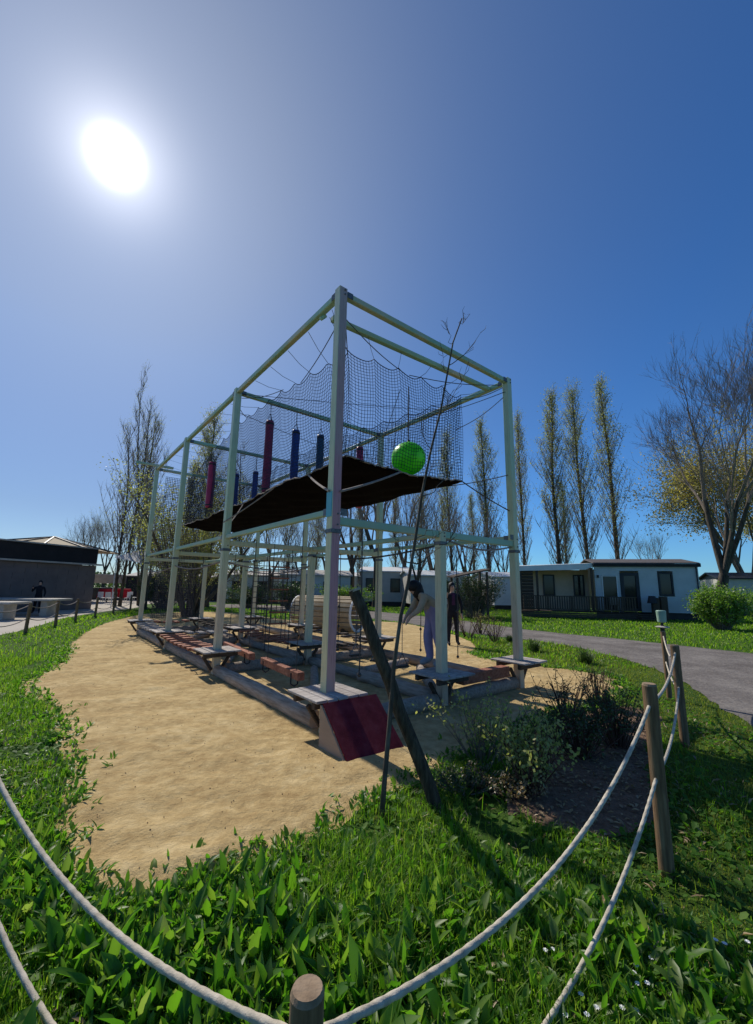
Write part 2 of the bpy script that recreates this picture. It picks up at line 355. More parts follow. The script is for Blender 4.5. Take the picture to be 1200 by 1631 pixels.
def tarpmat():
    m, t, b = newmat('black_mesh_tarp')
    n = t.nodes.new('ShaderNodeTexNoise'); n.inputs['Scale'].default_value = 1.6; n.inputs['Detail'].default_value = 8; n.inputs['Roughness'].default_value = .65
    tcn = t.nodes.new('ShaderNodeTexCoord'); mp = t.nodes.new('ShaderNodeMapping'); mp.inputs['Scale'].default_value = (3.0,.8,1)
    t.links.new(tcn.outputs['Object'], mp.inputs[0]); t.links.new(mp.outputs[0], n.inputs['Vector'])
    r = t.nodes.new('ShaderNodeValToRGB'); r.color_ramp.elements[0].color = (.0015,.0013,.002,1); r.color_ramp.elements[1].color = (.010,.007,.009,1)
    t.links.new(n.outputs[0], r.inputs[0]); t.links.new(r.outputs[0], b.inputs['Base Color'])
    b.inputs['Roughness'].default_value = .9; b.inputs['Specular IOR Level'].default_value = .03
    bp = t.nodes.new('ShaderNodeBump'); bp.inputs['Strength'].default_value = .6; bp.inputs['Distance'].default_value = .05
    t.links.new(n.outputs[0], bp.inputs['Height']); t.links.new(bp.outputs[0], b.inputs['Normal'])
    return m
M['tarp'] = tarpmat()
def groundmat(name, cols, pos, s1, s2, bump, bscale, dist=.03, rough=.95, fine=None):
    m, t, b = newmat(name)
    geo = t.nodes.new('ShaderNodeNewGeometry')
    def noise(sc, det=8, ro=.65):
        n = t.nodes.new('ShaderNodeTexNoise'); n.inputs['Scale'].default_value = sc; n.inputs['Detail'].default_value = det; n.inputs['Roughness'].default_value = ro
        t.links.new(geo.outputs['Position'], n.inputs['Vector']); return n
    n1, n2 = noise(s1), noise(s2)
    mx = t.nodes.new('ShaderNodeMath'); mx.operation = 'MULTIPLY_ADD'; t.links.new(n1.outputs[0], mx.inputs[0]); mx.inputs[1].default_value = .5
    m2 = t.nodes.new('ShaderNodeMath'); m2.operation = 'MULTIPLY'; t.links.new(n2.outputs[0], m2.inputs[0]); m2.inputs[1].default_value = .5
    t.links.new(m2.outputs[0], mx.inputs[2])
    r = t.nodes.new('ShaderNodeValToRGB'); el = r.color_ramp.elements
    el[0].color = (*cols[0],1); el[0].position = pos[0]; el[1].color = (*cols[-1],1); el[1].position = pos[-1]
    for i in range(1, len(cols)-1):
        e = el.new(pos[i]); e.color = (*cols[i],1)
    t.links.new(mx.outputs[0], r.inputs[0]); t.links.new(r.outputs[0], b.inputs['Base Color'])
    b.inputs['Roughness'].default_value = rough; b.inputs['Specular IOR Level'].default_value = .15
    nb, nc = noise(bscale, 10, .7), noise(bscale*.12, 4, .5)
    ad = t.nodes.new('ShaderNodeMath'); ad.operation = 'MULTIPLY_ADD'; t.links.new(nc.outputs[0], ad.inputs[0]); ad.inputs[1].default_value = 2.2; t.links.new(nb.outputs[0], ad.inputs[2])
    bp = t.nodes.new('ShaderNodeBump'); bp.inputs['Strength'].default_value = bump; bp.inputs['Distance'].default_value = dist
    t.links.new(ad.outputs[0], bp.inputs['Height']); t.links.new(bp.outputs[0], b.inputs['Normal'])
    return m
M['sand'] = groundmat('golden_sand', [(.34,.225,.095),(.49,.35,.16),(.63,.475,.24)], [.36,.5,.62], 1.3, 9, .7, 20, .04)
M['soil'] = groundmat('garden_soil', [(.11,.066,.042),(.22,.14,.09),(.32,.22,.15)], [.36,.5,.66], 3, 25, .9, 30, .05)
M['turf'] = groundmat('turf', [(.025,.055,.010),(.05,.11,.014),(.085,.15,.022),(.11,.13,.035)], [.34,.46,.56,.68], .5, 18, .9, 60, .04)
M['gravel'] = groundmat('grey_gravel_road', [(.105,.09,.08),(.175,.155,.14),(.25,.225,.20)], [.38,.5,.61], .9, 26, .8, 45, .02)
M['court'] = groundmat('pale_court', [(.40,.36,.30),(.50,.455,.385)], [.38,.62], .5, 12, .2, 30, .01)

# ------------------------------------------------------------------ ground polygons
SAND = [(-1.27,2.44),(-1.66,2.58),(-1.90,2.86),(-2.18,3.25),(-2.52,3.75),(-3.25,4.58),(-4.1,5.6),(-5.5,6.85),(-6.22,8.48),(-7.66,10.89),(-10.0,15.38),(-11.4,19.5),(-11.9,23),(-9.08,25.0),(-6,22),(-3.33,19.6),(-1.08,19.9),(1.1,19.6),(2.6,15.5),(2.9,12.8),(2.5,10.6),(3.2,9.4),(4.35,8.5),(4.15,7.4),(3.31,6.39),(2.52,5.9),(1.5,5.0),(0.85,4.3),(0.55,3.95),(0.3,3.72),(0.04,3.51),(-0.37,2.98),(-0.64,2.80),(-0.95,2.60)]
PATH = [(4.2,-14),(4.55,-3),(4.4,2),(4.35,4.2),(4.75,5.9),(5.45,7.6),(5.85,9.2),(5.85,11.3),(5.2,13.4),(3.4,15.6),(0.5,20.8),(-4,25.5),(-12,31),(-11,35),(-2,30),(2.6,24.3),(4.6,20.9),(6.3,16.9),(8.4,14.2),(10.1,11.5),(12,8),(13.2,3),(13.4,-4),(13,-14)]
COURT = [(-9.0,-14),(-9.2,3),(-9.9,8.5),(-11.15,12.9),(-12.4,16),(-13.85,19.2),(-15.0,23.4),(-15.6,28),(-17.6,33.4),(-17,48),(-75,48),(-75,-14)]
BED = [(1.0,3.35),(1.35,3.95),(1.3,4.6),(1.9,5.1),(2.6,5.75),(3.4,6.2),(3.75,5.8),(3.05,4.9),(2.5,4.1),(2.1,3.4),(1.55,3.05)]
def rough_poly(P, step=.12, amp=.06, seed=1):
    rr = random.Random(seed); out = []
    for i in range(len(P)):
        a, b = Vector(P[i]), Vector(P[(i+1) % len(P)]); L = (b-a).length
        p0, p3 = Vector(P[i-1]), Vector(P[(i+2) % len(P)])
        n = max(2, min(int(L/step), 60))
        for k in range(n):
            t = k/n
            q = .5*((2*a)+(b-p0)*t+(2*p0-5*a+4*b-p3)*t*t+(3*a-p0-3*b+p3)*t**3)
            s = amp*min(1, L)
            out.append((q.x + rr.uniform(-s, s), q.y + rr.uniform(-s, s)))
    return out
def in_poly(P, x, y):
    P = np.asarray(P); res = np.zeros(len(x), bool); j = len(P)-1
    for i in range(len(P)):
        xi, yi = P[i]; xj, yj = P[j]
        c = ((yi > y) != (yj > y)) & (x < (xj-xi)*(y-yi)/((yj-yi) if yj != yi else 1e-9)+xi)
        res ^= c; j = i
    return res
def sheet(name, P, z, mat):
    bm = bmesh.new(); vs = [bm.verts.new((x, y, z)) for x, y in P]
    f = bm.faces.new(vs); bmesh.ops.triangulate(bm, faces=[f]); bmesh.ops.recalc_face_normals(bm, faces=bm.faces)
    for q in bm.faces:
        if q.normal.z < 0: q.normal_flip()
    me = bpy.data.meshes.new(name); bm.to_mesh(me); bm.free(); me.materials.append(mat)
    o = bpy.data.objects.new(name, me); col.objects.link(o); return tag(o, kind='structure')
SANDr = rough_poly(SAND, .10, .055, 2)
PATHr = rough_poly(PATH, .25, .06, 3); BEDr = rough_poly(BED, .1, .05, 4); COURTr = rough_poly(COURT, .4, .04, 5)
m_ = MB(); S_ = 900
m_.add([(-S_,-S_,0),(S_,-S_,0),(S_,S_,0),(-S_,S_,0)], [(0,1,2,3)])
tag(m_.build('ground', M['turf']), kind='structure')
# sand as a dished, trodden surface
def sandz(x, y):
    return .012 + .010*np.sin(x*2.1+y*1.3)*np.sin(y*2.7-x*.6) + .006*np.sin(x*7+1.7*np.sin(y*5))*np.sin(y*8+x*2)
def sand_sheet():
    P = np.array(SANDr); st = .07
    # near part as a fine grid, cut at the outline; far part as one sheet
    sheet('sand', SANDr, .006, M['sand'])
    xs = np.arange(-6.5, 4.6, st); ys = np.arange(2.3, 10.0, st)
    X, Y = np.meshgrid(xs, ys, indexing='ij')
    ins = in_poly(SANDr, X.ravel(), Y.ravel()).reshape(X.shape)
    Z = .014 + sandz(X, Y)*1.0
    rr = np.random.RandomState(3)
    for k in range(650):            # footprints and scuffs
        cx, cy = rr.uniform(-6, 3.5), rr.uniform(2.8, 9.8); a = rr.uniform(0, 6.28)
        dx, dy = X-cx, Y-cy; u = dx*math.cos(a)+dy*math.sin(a); v = -dx*math.sin(a)+dy*math.cos(a)
        Z += -rr.uniform(.010, .026)*np.exp(-(u/.13)**2-(v/.07)**2) + .010*np.exp(-((u-.16)/.07)**2-(v/.09)**2)
    Z += rr.uniform(-.0015, .0015, Z.shape)
    idx = np.full(X.shape, -1); idx[ins] = np.arange(ins.sum())
    full = ins[:-1,:-1] & ins[1:,:-1] & ins[1:,1:] & ins[:-1,1:]
    # fall to the base sheet at the rim
    er = ins.copy()
    for _ in range(2):
        e2 = er.copy(); e2[1:] &= er[:-1]; e2[:-1] &= er[1:]; e2[:,1:] &= er[:,:-1]; e2[:,:-1] &= er[:,1:]; er = e2
    Z = np.where(er, np.maximum(Z, .009), .0075)
    q = np.stack([idx[:-1,:-1][full], idx[1:,:-1][full], idx[1:,1:][full], idx[:-1,1:][full]], 1)
    V = np.stack([X[ins], Y[ins], Z[ins]], 1)
    o = npmesh('sand_surface', V, quads=q, mats=[M['sand']], smooth=True)
    tag(o, kind='structure')
sand_sheet()
sheet('gravel_path', PATHr, .010, M['gravel'])
sheet('paved_court', COURTr, .008, M['court'])
sheet('soil_bed', BEDr, .005, M['soil'])

# ------------------------------------------------------------------ leaf and blade fields
def leaves_arrays(P, head, L, Wd, tilt, curve, fold=.25, prof=(.22, 1.0, .78, .04), rows=4):
    rows = len(prof) if rows > len(prof) else rows
    n = len(P); ts = np.linspace(0, 1, rows)
    h = np.stack([np.cos(head), np.sin(head), np.zeros(n)], 1); sd = np.stack([-np.sin(head), np.cos(head), np.zeros(n)], 1)
    up = np.array([0, 0, 1.0])
    V = np.zeros((n, rows, 3, 3)); c = P.copy(); pt = 0
    for i, t in enumerate(ts):
        a = tilt + curve*t
        d = h*np.sin(a)[:, None] + up*np.cos(a)[:, None]
        nr = h*(-np.cos(a))[:, None] + up*np.sin(a)[:, None]
        if i: c = c + d*(L/(rows-1))[:, None]
        w = (Wd*prof[i])[:, None]/2
        V[:, i, 1] = c
        V[:, i, 0] = c + sd*w + nr*w*fold*2; V[:, i, 2] = c - sd*w + nr*w*fold*2
    base = (np.arange(n)*rows*3)[:, None]; q = []
    for i in range(rows-1):
        for j in range(2):
            q.append(np.concatenate([base+i*3+j, base+i*3+j+1, base+(i+1)*3+j+1, base+(i+1)*3+j], 1))
    return V.reshape(-1, 3), np.concatenate(q, 0)
def blades_arrays(P, head, L, Wd, tilt, curve):
    n = len(P); up = np.array([0, 0, 1.0])
    h = np.stack([np.cos(head), np.sin(head), np.zeros(n)], 1); sd = np.stack([-np.sin(head), np.cos(head), np.zeros(n)], 1)
    d1 = h*np.sin(tilt)[:, None] + up*np.cos(tilt)[:, None]; a2 = tilt+curve
    d2 = h*np.sin(a2)[:, None] + up*np.cos(a2)[:, None]
    m = P + d1*(L*.55)[:, None]; tp = m + d2*(L*.45)[:, None]; w = (Wd/2)[:, None]
    V = np.stack([P-sd*w, P+sd*w, m-sd*w*.8, m+sd*w*.8, tp], 1)
    b = (np.arange(n)*5)[:, None]
    return V.reshape(-1, 3), np.concatenate([b, b+1, b+3, b+2], 1), np.concatenate([b+2, b+3, b+4], 1)
def vnoise(x, y, s, seed=0):
    r = np.random.RandomState(seed); g = r.rand(64, 64); X, Y = x*s % 64, y*s % 64
    xi, yi = X.astype(int) % 64, Y.astype(int) % 64; fx, fy = X-np.floor(X), Y-np.floor(Y); fx, fy = fx*fx*(3-2*fx), fy*fy*(3-2*fy)
    x2, y2 = (xi+1) % 64, (yi+1) % 64
    return (g[xi, yi]*(1-fx)+g[x2, yi]*fx)*(1-fy)+(g[xi, y2]*(1-fx)+g[x2, y2]*fx)*fy
def scatter(n, x0, x1, y0, y1, seed, keep=None):
    r = np.random.RandomState(seed); x = r.uniform(x0, x1, n); y = r.uniform(y0, y1, n)
    ok = (np.abs(x) < .98*y + .9)
    ok &= ~in_poly(SANDr, x, y) & ~in_poly(PATHr, x, y) & ~in_poly(COURTr, x, y) & ~in_poly(BEDr, x, y)
    if keep is not None: ok &= keep(x, y, r)
    return x[ok], y[ok], r
# how tall and lush the broad-leaved weeds are: strong right in front, fading to mown grass
def lush(x, y):
    near_rope = np.abs((x+.14)*1.37+(y-1.13)*2.16)/2.56 < .14
    return lush0(x, y)*np.where(near_rope & (x < -.75), .12, 1.0)
def lush0(x, y):
    edge = 2.95 + .35*np.maximum(0, -x-1.0) - .55*np.maximum(0, x-.55)
    return np.clip((edge - y)/.8 + .15, 0, 1)*np.clip((1.95 - x)/.9, 0, 1)
def weeds():
    # rosettes: clumps of long upright leaves
    nC = 21000
    x, y, r = scatter(nC, -3.4, 2.6, .55, 4.0, 21, lambda x, y, r: r.rand(len(x)) < lush(x, y)*.95+.03)
    Ps, H, L, Wd, T, Cv = [], [], [], [], [], []
    k = r.randint(5, 11, len(x)); sz = (.55+.75*vnoise(x, y, 1.7, 5))*(.55+.45*lush(x, y))
    for i in range(len(x)):
        n = k[i]; a = r.uniform(0, 6.28, n)
        Ps.append(np.stack([x[i]+r.normal(0, .022, n), y[i]+r.normal(0, .022, n), np.zeros(n)], 1)); H.append(a)
        l = r.uniform(.04, .118, n)*sz[i]*np.where(r.rand(n) < .10, 1.7, 1); L.append(l); Wd.append(l*r.uniform(.15, .33, n)); T.append(r.uniform(.0, .7, n)); Cv.append(r.uniform(-.2, 1.6, n))
    V, q = leaves_arrays(np.concatenate(Ps), np.concatenate(H), np.concatenate(L), np.concatenate(Wd), np.concatenate(T), np.concatenate(Cv), .3, (.22, .62, 1.0, .80, .05), 5)
    o = npmesh('weeds', V, quads=q, mats=[M['weed']], smooth=True)
    tag(o, 'dense broad leaved green weeds filling the foreground under the white rope', 'weeds', kind='stuff')
    # low creeping leaves under and among them
    x, y, r = scatter(60000, -6.5, 4.4, .6, 8.0, 22, lambda x, y, r: r.rand(len(x)) < np.clip(1.25-y/8, .1, 1)*(.35+.65*(vnoise(x, y, 1.3, 9) > .45)))
    n = len(x); l = r.uniform(.018, .05, n)*(1+.15*(y > 3))
    V, q = leaves_arrays(np.stack([x, y, r.uniform(0, .045, n)], 1), r.uniform(0, 6.28, n), l, l*r.uniform(.55, 1.0, n), r.uniform(.6, 1.5, n), r.uniform(0, .5, n), .1, (.3, 1, .5), 3)
    o = npmesh('ground_cover', V, quads=q, mats=[M['clover']], smooth=True)
    tag(o, 'low clover and creeping leaves among the grass', 'ground cover', kind='stuff')
weeds()
def grass_field(name, label, n, box, seed, hl, mat, keep, wd=(.003, .006)):
    x, y, r = scatter(n, *box, seed, keep); k = len(x)
    z = np.zeros(k); L = r.uniform(hl[0], hl[1], k)*(.55+.9*vnoise(x, y, 1.1, 31)**1.5); ds = np.clip(y/5, 1, 4)
    V, q, t = blades_arrays(np.stack([x, y, z], 1), r.uniform(0, 6.28, k), L, r.uniform(wd[0], wd[1], k)*ds, r.uniform(0, .7, k), r.uniform(.1, 1.0, k))
    o = npmesh(name, V, quads=q, tris=t, mats=[mat], smooth=True); tag(o, label, 'grass', kind='stuff')
grass_field('grass', 'lush green grass beside the sand pit and under the weeds', 330000, (-8, 3.2, .5, 9), 41, (.05, .13), M['grassblade'], lambda x, y, r: (r.rand(len(x)) < np.clip(2.6/y, .15, 1)) & (vnoise(x, y, 2.3, 12) > .22) & ~((x > 1.45) & (y < 4.5) & (r.rand(len(x)) < .85)))
grass_field('long_grass', 'thin longer grass blades growing up between the broad weeds', 45000, (-3.2, 2.4, .5, 4), 47, (.07, .19), M['grassblade'], lambda x, y, r: (vnoise(x, y, 2.9, 61) > .42) & (r.rand(len(x)) < lush0(x, y)+.05), (.0025, .005))
grass_field('mossy_grass', 'short yellowish mossy grass between the rope posts and gravel path', 230000, (1.0, 6.0, 1.0, 14), 42, (.018, .05), M['mossblade'], lambda x, y, r: (r.rand(len(x)) < np.clip(3.5/y, .15, 1)) & (r.rand(len(x)) < np.clip((x-1.0)*1.2, 0, 1)))
grass_field('lawn_grass', 'bright green lawn in front of and between the mobile homes', 150000, (-14, 26, 9, 34), 43, (.06, .14), M['grassblade'], lambda x, y, r: r.rand(len(x)) < np.clip(10/y, .1, 1), (.006, .012))
# sparse tufts along the sand edge and in the bed
def tufts():
    r = np.random.RandomState(77); P = np.array(SANDr); Ps = []
    for i in range(0, len(P), 1):
        if P[i][1] < 11 and r.rand() < .8:
            for _ in range(9): Ps.append((P[i][0]+r.normal(0, .11), P[i][1]+r.normal(0, .11), .01))
    Ps = np.repeat(np.array(Ps), 5, 0); n = len(Ps); Ps[:, :2] += r.normal(0, .02, (n, 2))
    l = r.uniform(.03, .09, n)
    V, q = leaves_arrays(Ps, r.uniform(0, 6.28, n), l, l*r.uniform(.2, .45, n), r.uniform(.1, 1.2, n), r.uniform(0, .9, n))
    tag(npmesh('edge_weeds', V, quads=q, mats=[M['weed']], smooth=True), 'small weeds creeping over the edge of the sand', 'weeds', kind='stuff')
    # dead leaves and clods in the bed
    x = r.uniform(.9, 3.8, 2600); y = r.uniform(3.0, 6.3, 2600); ok = in_poly(BEDr, x, y); x, y = x[ok], y[ok]; n = len(x)
    l = r.uniform(.02, .05, n)
    V, q = leaves_arrays(np.stack([x, y, r.uniform(.005, .02, n)], 1), r.uniform(0, 6.28, n), l, l*.6, r.uniform(1.1, 1.7, n), r.uniform(-.4, .5, n), .3, (.3, 1, .3), 3)
    tag(npmesh('leaf_litter', V, quads=q, mats=[M['litter']]), 'dry brown leaf litter on the planting bed soil', 'leaf litter', kind='stuff')
    # grit on the sand
    x = r.uniform(-6, 4.2, 2600); y = r.uniform(2.6, 10, 2600); ok = in_poly(SANDr, x, y); x, y = x[ok], y[ok]
    mb = MB()
    for a, b in zip(x, y):
        s = r.uniform(.002, .0075); z = .014 + float(sandz(a, b))
        j = lambda: r.uniform(.6, 1.3)*s
        mb.add([(a-j(), b-j()*.4, z), (a+j(), b-j(), z), (a+j()*.3, b+j(), z), (a, b, z+j()*1.1)], [(0,1,3),(1,2,3),(2,0,3)])
    tag(mb.build('grit', M['soil']), 'dark grit and crumbs scattered on the sand', 'grit', kind='stuff')
tufts()
def dead_bits():
    # dry stalks, last year's leaves and bare patches in the green
    x, y, r = scatter(9000, -4, 4.4, .6, 6.0, 91, lambda x, y, r: r.rand(len(x)) < .25+.75*(vnoise(x, y, 1.9, 44) > .6)); n = len(x)
    l = r.uniform(.02, .065, n)
    V, q = leaves_arrays(np.stack([x, y, r.uniform(.01, .04, n)], 1), r.uniform(0, 6.28, n), l, l*r.uniform(.06, .4, n), r.uniform(.5, 1.6, n), r.uniform(-.3, .8, n), .3, (.3, 1, .3), 3)
    tag(npmesh('dead_leaves', V, quads=q, mats=[M['litter']]), 'dry stalks and dead leaves lying in the grass and weeds', 'dead leaves', kind='stuff')
dead_bits()
def daisies():
    r = np.random.RandomState(5)
    spots = [G(x, y, .06) for x, y in [(1007,1523),(1017,1543),(1030,1565),(953,1607),(925,1590),(1000,1600),(1012,1612),(1140,1497),(60,1024),(18,1052),(28,1148),(870,1517),(1192,1500),(905,1615)]]
    mb = MB(); st = MB()
    for p in spots:
        for k in range(2):
            q = p + Vector((r.normal(0, .008), r.normal(0, .008), 0)) * (1+3*k)
            st.tube([(q.x, q.y, 0), (q.x, q.y, q.z)], .0015, 4)
            for j in range(9):
                a = j*.698; c, s = math.cos(a), math.sin(a); R0 = .012
                mb.add([q, q+Vector((c*R0*.6-s*.003, s*R0*.6+c*.003, .003)), q+Vector((c*R0, s*R0, .001)), q+Vector((c*R0*.6+s*.003, s*R0*.6-c*.003, .003))], [(0,1,2,3)])
    root = mb.build('daisies', M['petal']); tag(root, 'tiny white daisies scattered in the grass by the rope', 'flowers', kind='stuff')
    st.build('stem', M['clover'], root)
daisies()

# ------------------------------------------------------------------ trees
def rvec(r, s): return Vector((r.gauss(0, s), r.gauss(0, s), r.gauss(0, s)))
def add_leaf_quads(mb, p, r, s, n=3, spread=.25):
    for _ in range(n):
        c = p + rvec(r, spread); u = rvec(r, 1).normalized()*s*r.uniform(.5, 1.1); w = u.cross(rvec(r, 1)).normalized()*s*r.uniform(.35, .7)
        mb.add([c-u, c-w, c+u, c+w], [(0,1,2,3)])
def branch(mb, p, d, L, r0, r, bend=.0, up=.15, segs=4, n=4):
    pts = [p]; rs = [r0]; c = p.copy(); d = d.normalized()
    for i in range(segs):
        d = (d + rvec(r, bend) + Vector((0, 0, up))).normalized(); c = c + d*(L/segs)
        pts.append(c.copy()); rs.append(r0*(1-.8*(i+1)/segs))
    mb.tube(pts, rs, n, cap=False); return pts, d
def poplar_meshes(seed, H, width, nb=46, leaf='springleaf', leafn=3, stems=1, bark='bark', leafmin=.45, leafs=.075):
    r = random.Random(seed); T, B, Lf = MB(), MB(), MB()
    for s in range(stems):
        off = Vector((r.uniform(-.25, .25), r.uniform(-.25, .25), 0))*(stems > 1)
        lean = Vector((r.gauss(0, .018), r.gauss(0, .018), 0)) if stems == 1 else Vector((r.gauss(0, .07), r.gauss(0, .07), 0))
        Hs = H*(1 if s == 0 else r.uniform(.7, .95)); pts = []; rs = []
        for i in range(13):
            t = i/12; pts.append(off + lean*Hs*t + Vector((.12*math.sin(3*t*3+seed), .12*math.cos(2.3*t*3+seed), 0))*t + Vector((0, 0, Hs*t)))
            rs.append((.0085*H*(1-t)**.8+.012)*(1.35 if i == 0 else 1)/(stems**.4))
        T.tube(pts, rs, 8, cap=False)
        for k in range(nb//stems):
            t = .10 + .86*(k+r.random())/(nb//stems); i = min(int(t*12), 11); f = t*12-i
            p = pts[i].lerp(pts[i+1], f); az = r.uniform(0, 6.283)
            env = width*(.30+.70*math.sin(math.pi*min(1, (t+.12)**.9)))*.5
            L = min(env/math.sin(.36), Hs*(1.0-t)*.9+.8)*r.uniform(.6, 1.1)
            d = Vector((math.cos(az)*.42, math.sin(az)*.42, 1))
            r0 = max(.014, .0045*L + .02*(1-t))
            bp, _ = branch(B, p, d, L, r0, r, .05, .05, 5, 4)
            for j in range(int(6+L*3.2)):
                u = r.uniform(.15, 1); ii = min(int(u*5), 4); q = bp[ii].lerp(bp[ii+1], u*5-ii)
                a2 = r.uniform(0, 6.283); tl = r.uniform(.35, .95)*(1+.1*L)
                tp, _ = branch(B, q, Vector((math.cos(a2)*.5, math.sin(a2)*.5, .9)), tl, .014, r, .08, .1, 2, 3)
                if t > leafmin*.5 and r.random() < (t+.25):
                    add_leaf_quads(Lf, tp[-1].lerp(tp[0], r.uniform(0, .7)), r, leafs, leafn, .18)
    return T, B, Lf
def spread_meshes(seed, H, spread=.9, trunk=.14, depth=5, leafn=0, lean=(0, 0), weep=0.0, forks=3, r0=None, ls=.05, lsp=.16, up=.07, kids=(2, 4)):
    r = random.Random(seed); T, B, Lf = MB(), MB(), MB()
    base_r = r0 or H*.022
    def rec(p, d, L, rad_, lv):
        segs = 4 if lv < 3 else 3; pts = [p]; rs = [rad_]; c = p.copy(); dd = d.normalized()
        endr = rad_*.62 if lv < depth else rad_*.35
        for i in range(segs):
            dd = (dd + rvec(r, .035+.015*lv) + Vector((0, 0, up - (weep*.25 if lv >= depth-1 else 0)))).normalized(); c = c+dd*L/segs
            pts.append(c.copy()); rs.append(rad_+(endr-rad_)*(i+1)/segs)
        (T if lv < 2 else B).tube(pts, rs, 8 if lv < 2 else (5 if lv < 4 else 3), cap=False)
        if lv >= depth:
            if leafn: add_leaf_quads(Lf, pts[-1], r, ls, leafn, lsp)
            return
        n = r.randint(*kids)
        for k in range(n):
            u = 1.0 if k == 0 else r.uniform(.35, 1.0)
            ii = min(int(u*segs), segs-1); q = pts[ii].lerp(pts[ii+1], u*segs-ii)
            sp = (.32 if k == 0 else .75)*spread
            nd = (dd + rvec(r, 1).normalized()*sp).normalized()
            if nd.z < -.1: nd.z = .1
            rec(q, nd, L*r.uniform(.62, .86), max(.007, endr*(.95 if k == 0 else r.uniform(.5, .75))), lv+1)
    tl = H*trunk; T.tube([(0, 0, -.1), (0, 0, tl*.3), (lean[0]*tl, lean[1]*tl, tl)], [base_r*1.45, base_r*1.1, base_r], 10, cap=False)
    for k in range(forks):
        a = 6.283*k/forks + r.uniform(-.4, .4); s = .30+.38*r.random()
        rec(Vector((lean[0]*tl, lean[1]*tl, tl)), Vector((math.cos(a)*s*spread+lean[0], math.sin(a)*s*spread+lean[1], 1)), H*.235, base_r*(.8 if k == 0 else .62), 1)
    return T, B, Lf
def tree_proto(meshes, name, barkm, leafm):
    T, B, Lf = meshes; root = empty(name, (0, 0, -500))
    T.build('trunk', M[barkm], root, smooth=True)
    b = B.build('branches', M['twig'] if barkm != 'barkpale' else M['barkpale'], root); b['kind'] = 'stuff'
    if Lf.v: l = Lf.build('leaves', M[leafm], root); l['kind'] = 'stuff'
    return root
used = {}
def plant(proto, loc, rz, sc, label, cat='tree', group=None, name=None):
    if proto.name not in used: o = proto; used[proto.name] = 1
    else: o = copy_tree(proto)
    o.location = loc; o.rotation_euler = (0, 0, rz); o.scale = sc if hasattr(sc, '__len__') else (sc,)*3
    tag(o, label, cat, group); return o
pops = [tree_proto(poplar_meshes(3, 18, 2.7, 90, leafn=8, leafs=.06), 'poplar_tree', 'bark', 'springleaf'),
        tree_proto(poplar_meshes(9, 18, 3.1, 90, leafn=8, leafs=.06), 'poplar_tree', 'bark', 'springleaf'),
        tree_proto(poplar_meshes(15, 18, 2.3, 84, leafn=8, leafs=.06), 'poplar_tree', 'bark', 'springleaf')]
open_pop = [tree_proto(poplar_meshes(31, 16, 3.2, 74, leafn=4, stems=2, leafmin=.2, leafs=.04), 'poplar_tree', 'bark', 'springleaf'),
            tree_proto(poplar_meshes(37, 16, 3.0, 80, leafn=4, stems=3, leafmin=.2, leafs=.04), 'poplar_tree', 'bark', 'springleaf')]
bare = [tree_proto(spread_meshes(5, 9, 1.0, .22, 6, forks=3), 'bare_tree', 'bark', 'springleaf'),
        tree_proto(spread_meshes(8, 9, .85, .25, 6, leafn=1, forks=3), 'bare_tree', 'bark', 'springleaf')]
def ht(py, px, y): return atdepth(px, py, y).z
def pop(proto, px, top, y, label, rz=None, H=18, wid=1.0, group='poplars behind the campsite'):
    h = ht(top, px, y); s = h/H
    plant(proto, hz(px, y), rz if rz is not None else rnd.uniform(0, 6.28), (s*wid, s*wid, s), label, 'tree', group)
# right-hand poplars
pop(pops[0], 893, 630, 42, 'leftmost of the three tall poplars behind the mobile home with deck', wid=1.15)
pop(pops[1], 942, 615, 43, 'middle of the three tall poplars behind the mobile home with deck', wid=1.05)
pop(pops[2], 990, 600, 44, 'rightmost and tallest of the three poplars behind the mobile home with deck', wid=1.1)
pop(pops[0], 783, 670, 40, 'yellow green poplar just left of the right corner post of the climbing frame', wid=1.15)
pop(pops[2], 838, 655, 46, 'slim poplar directly behind the right corner post of the climbing frame', wid=.9)
pop(pops[1], 722, 690, 44, 'poplar seen through the right end of the net above the person in black', wid=.9)
pop(pops[2], 905, 770, 60, 'small faint poplar between the two left poplars over the deck roof', wid=1.2)
# left-hand trees
pop(open_pop[0], 186, 645, 29, 'tall open poplar with forked crown standing by the dark building', H=16)
pop(open_pop[1], 222, 606, 31, 'tallest open poplar behind the far corner of the climbing frame', H=16, wid=.8)
pop(pops[1], 330, 660, 30, 'dense yellow green poplar behind the far bays of the climbing frame', wid=1.35)
pop(open_pop[0], 236, 760, 26, 'low leafy poplar between the two tall open poplars at left', H=16, wid=1.2)
pop(open_pop[1], 385, 720, 33, 'leafy poplar behind the two blue bags in the net', H=16, wid=1.2)
pop(pops[0], 290, 740, 34, 'bushy poplar left of the maroon bag behind the far bay', wid=1.5)
pop(open_pop[0], 455, 800, 36, 'leafy poplar behind the cargo net below the black floor', H=16, wid=1.3)
for (px, top, y, lab) in [(118,812,60,'thin bare tree above the tan roof, leftmost of four on the skyline'),(142,804,62,'thin bare tree above the tan roof, second of four on the skyline'),(163,806,58,'thin bare tree above the white awning, third of four on the skyline'),(203,790,55,'bare tree behind the left poplar trunk, fourth of the skyline trees')]:
    p = bare[rnd.randint(0, 1)]; h = ht(top, px, y); s = h/9*1.0
    plant(p, hz(px, y), rnd.uniform(0, 6.28), (s*.62, s*.62, s), lab, 'tree', 'bare trees on the skyline')
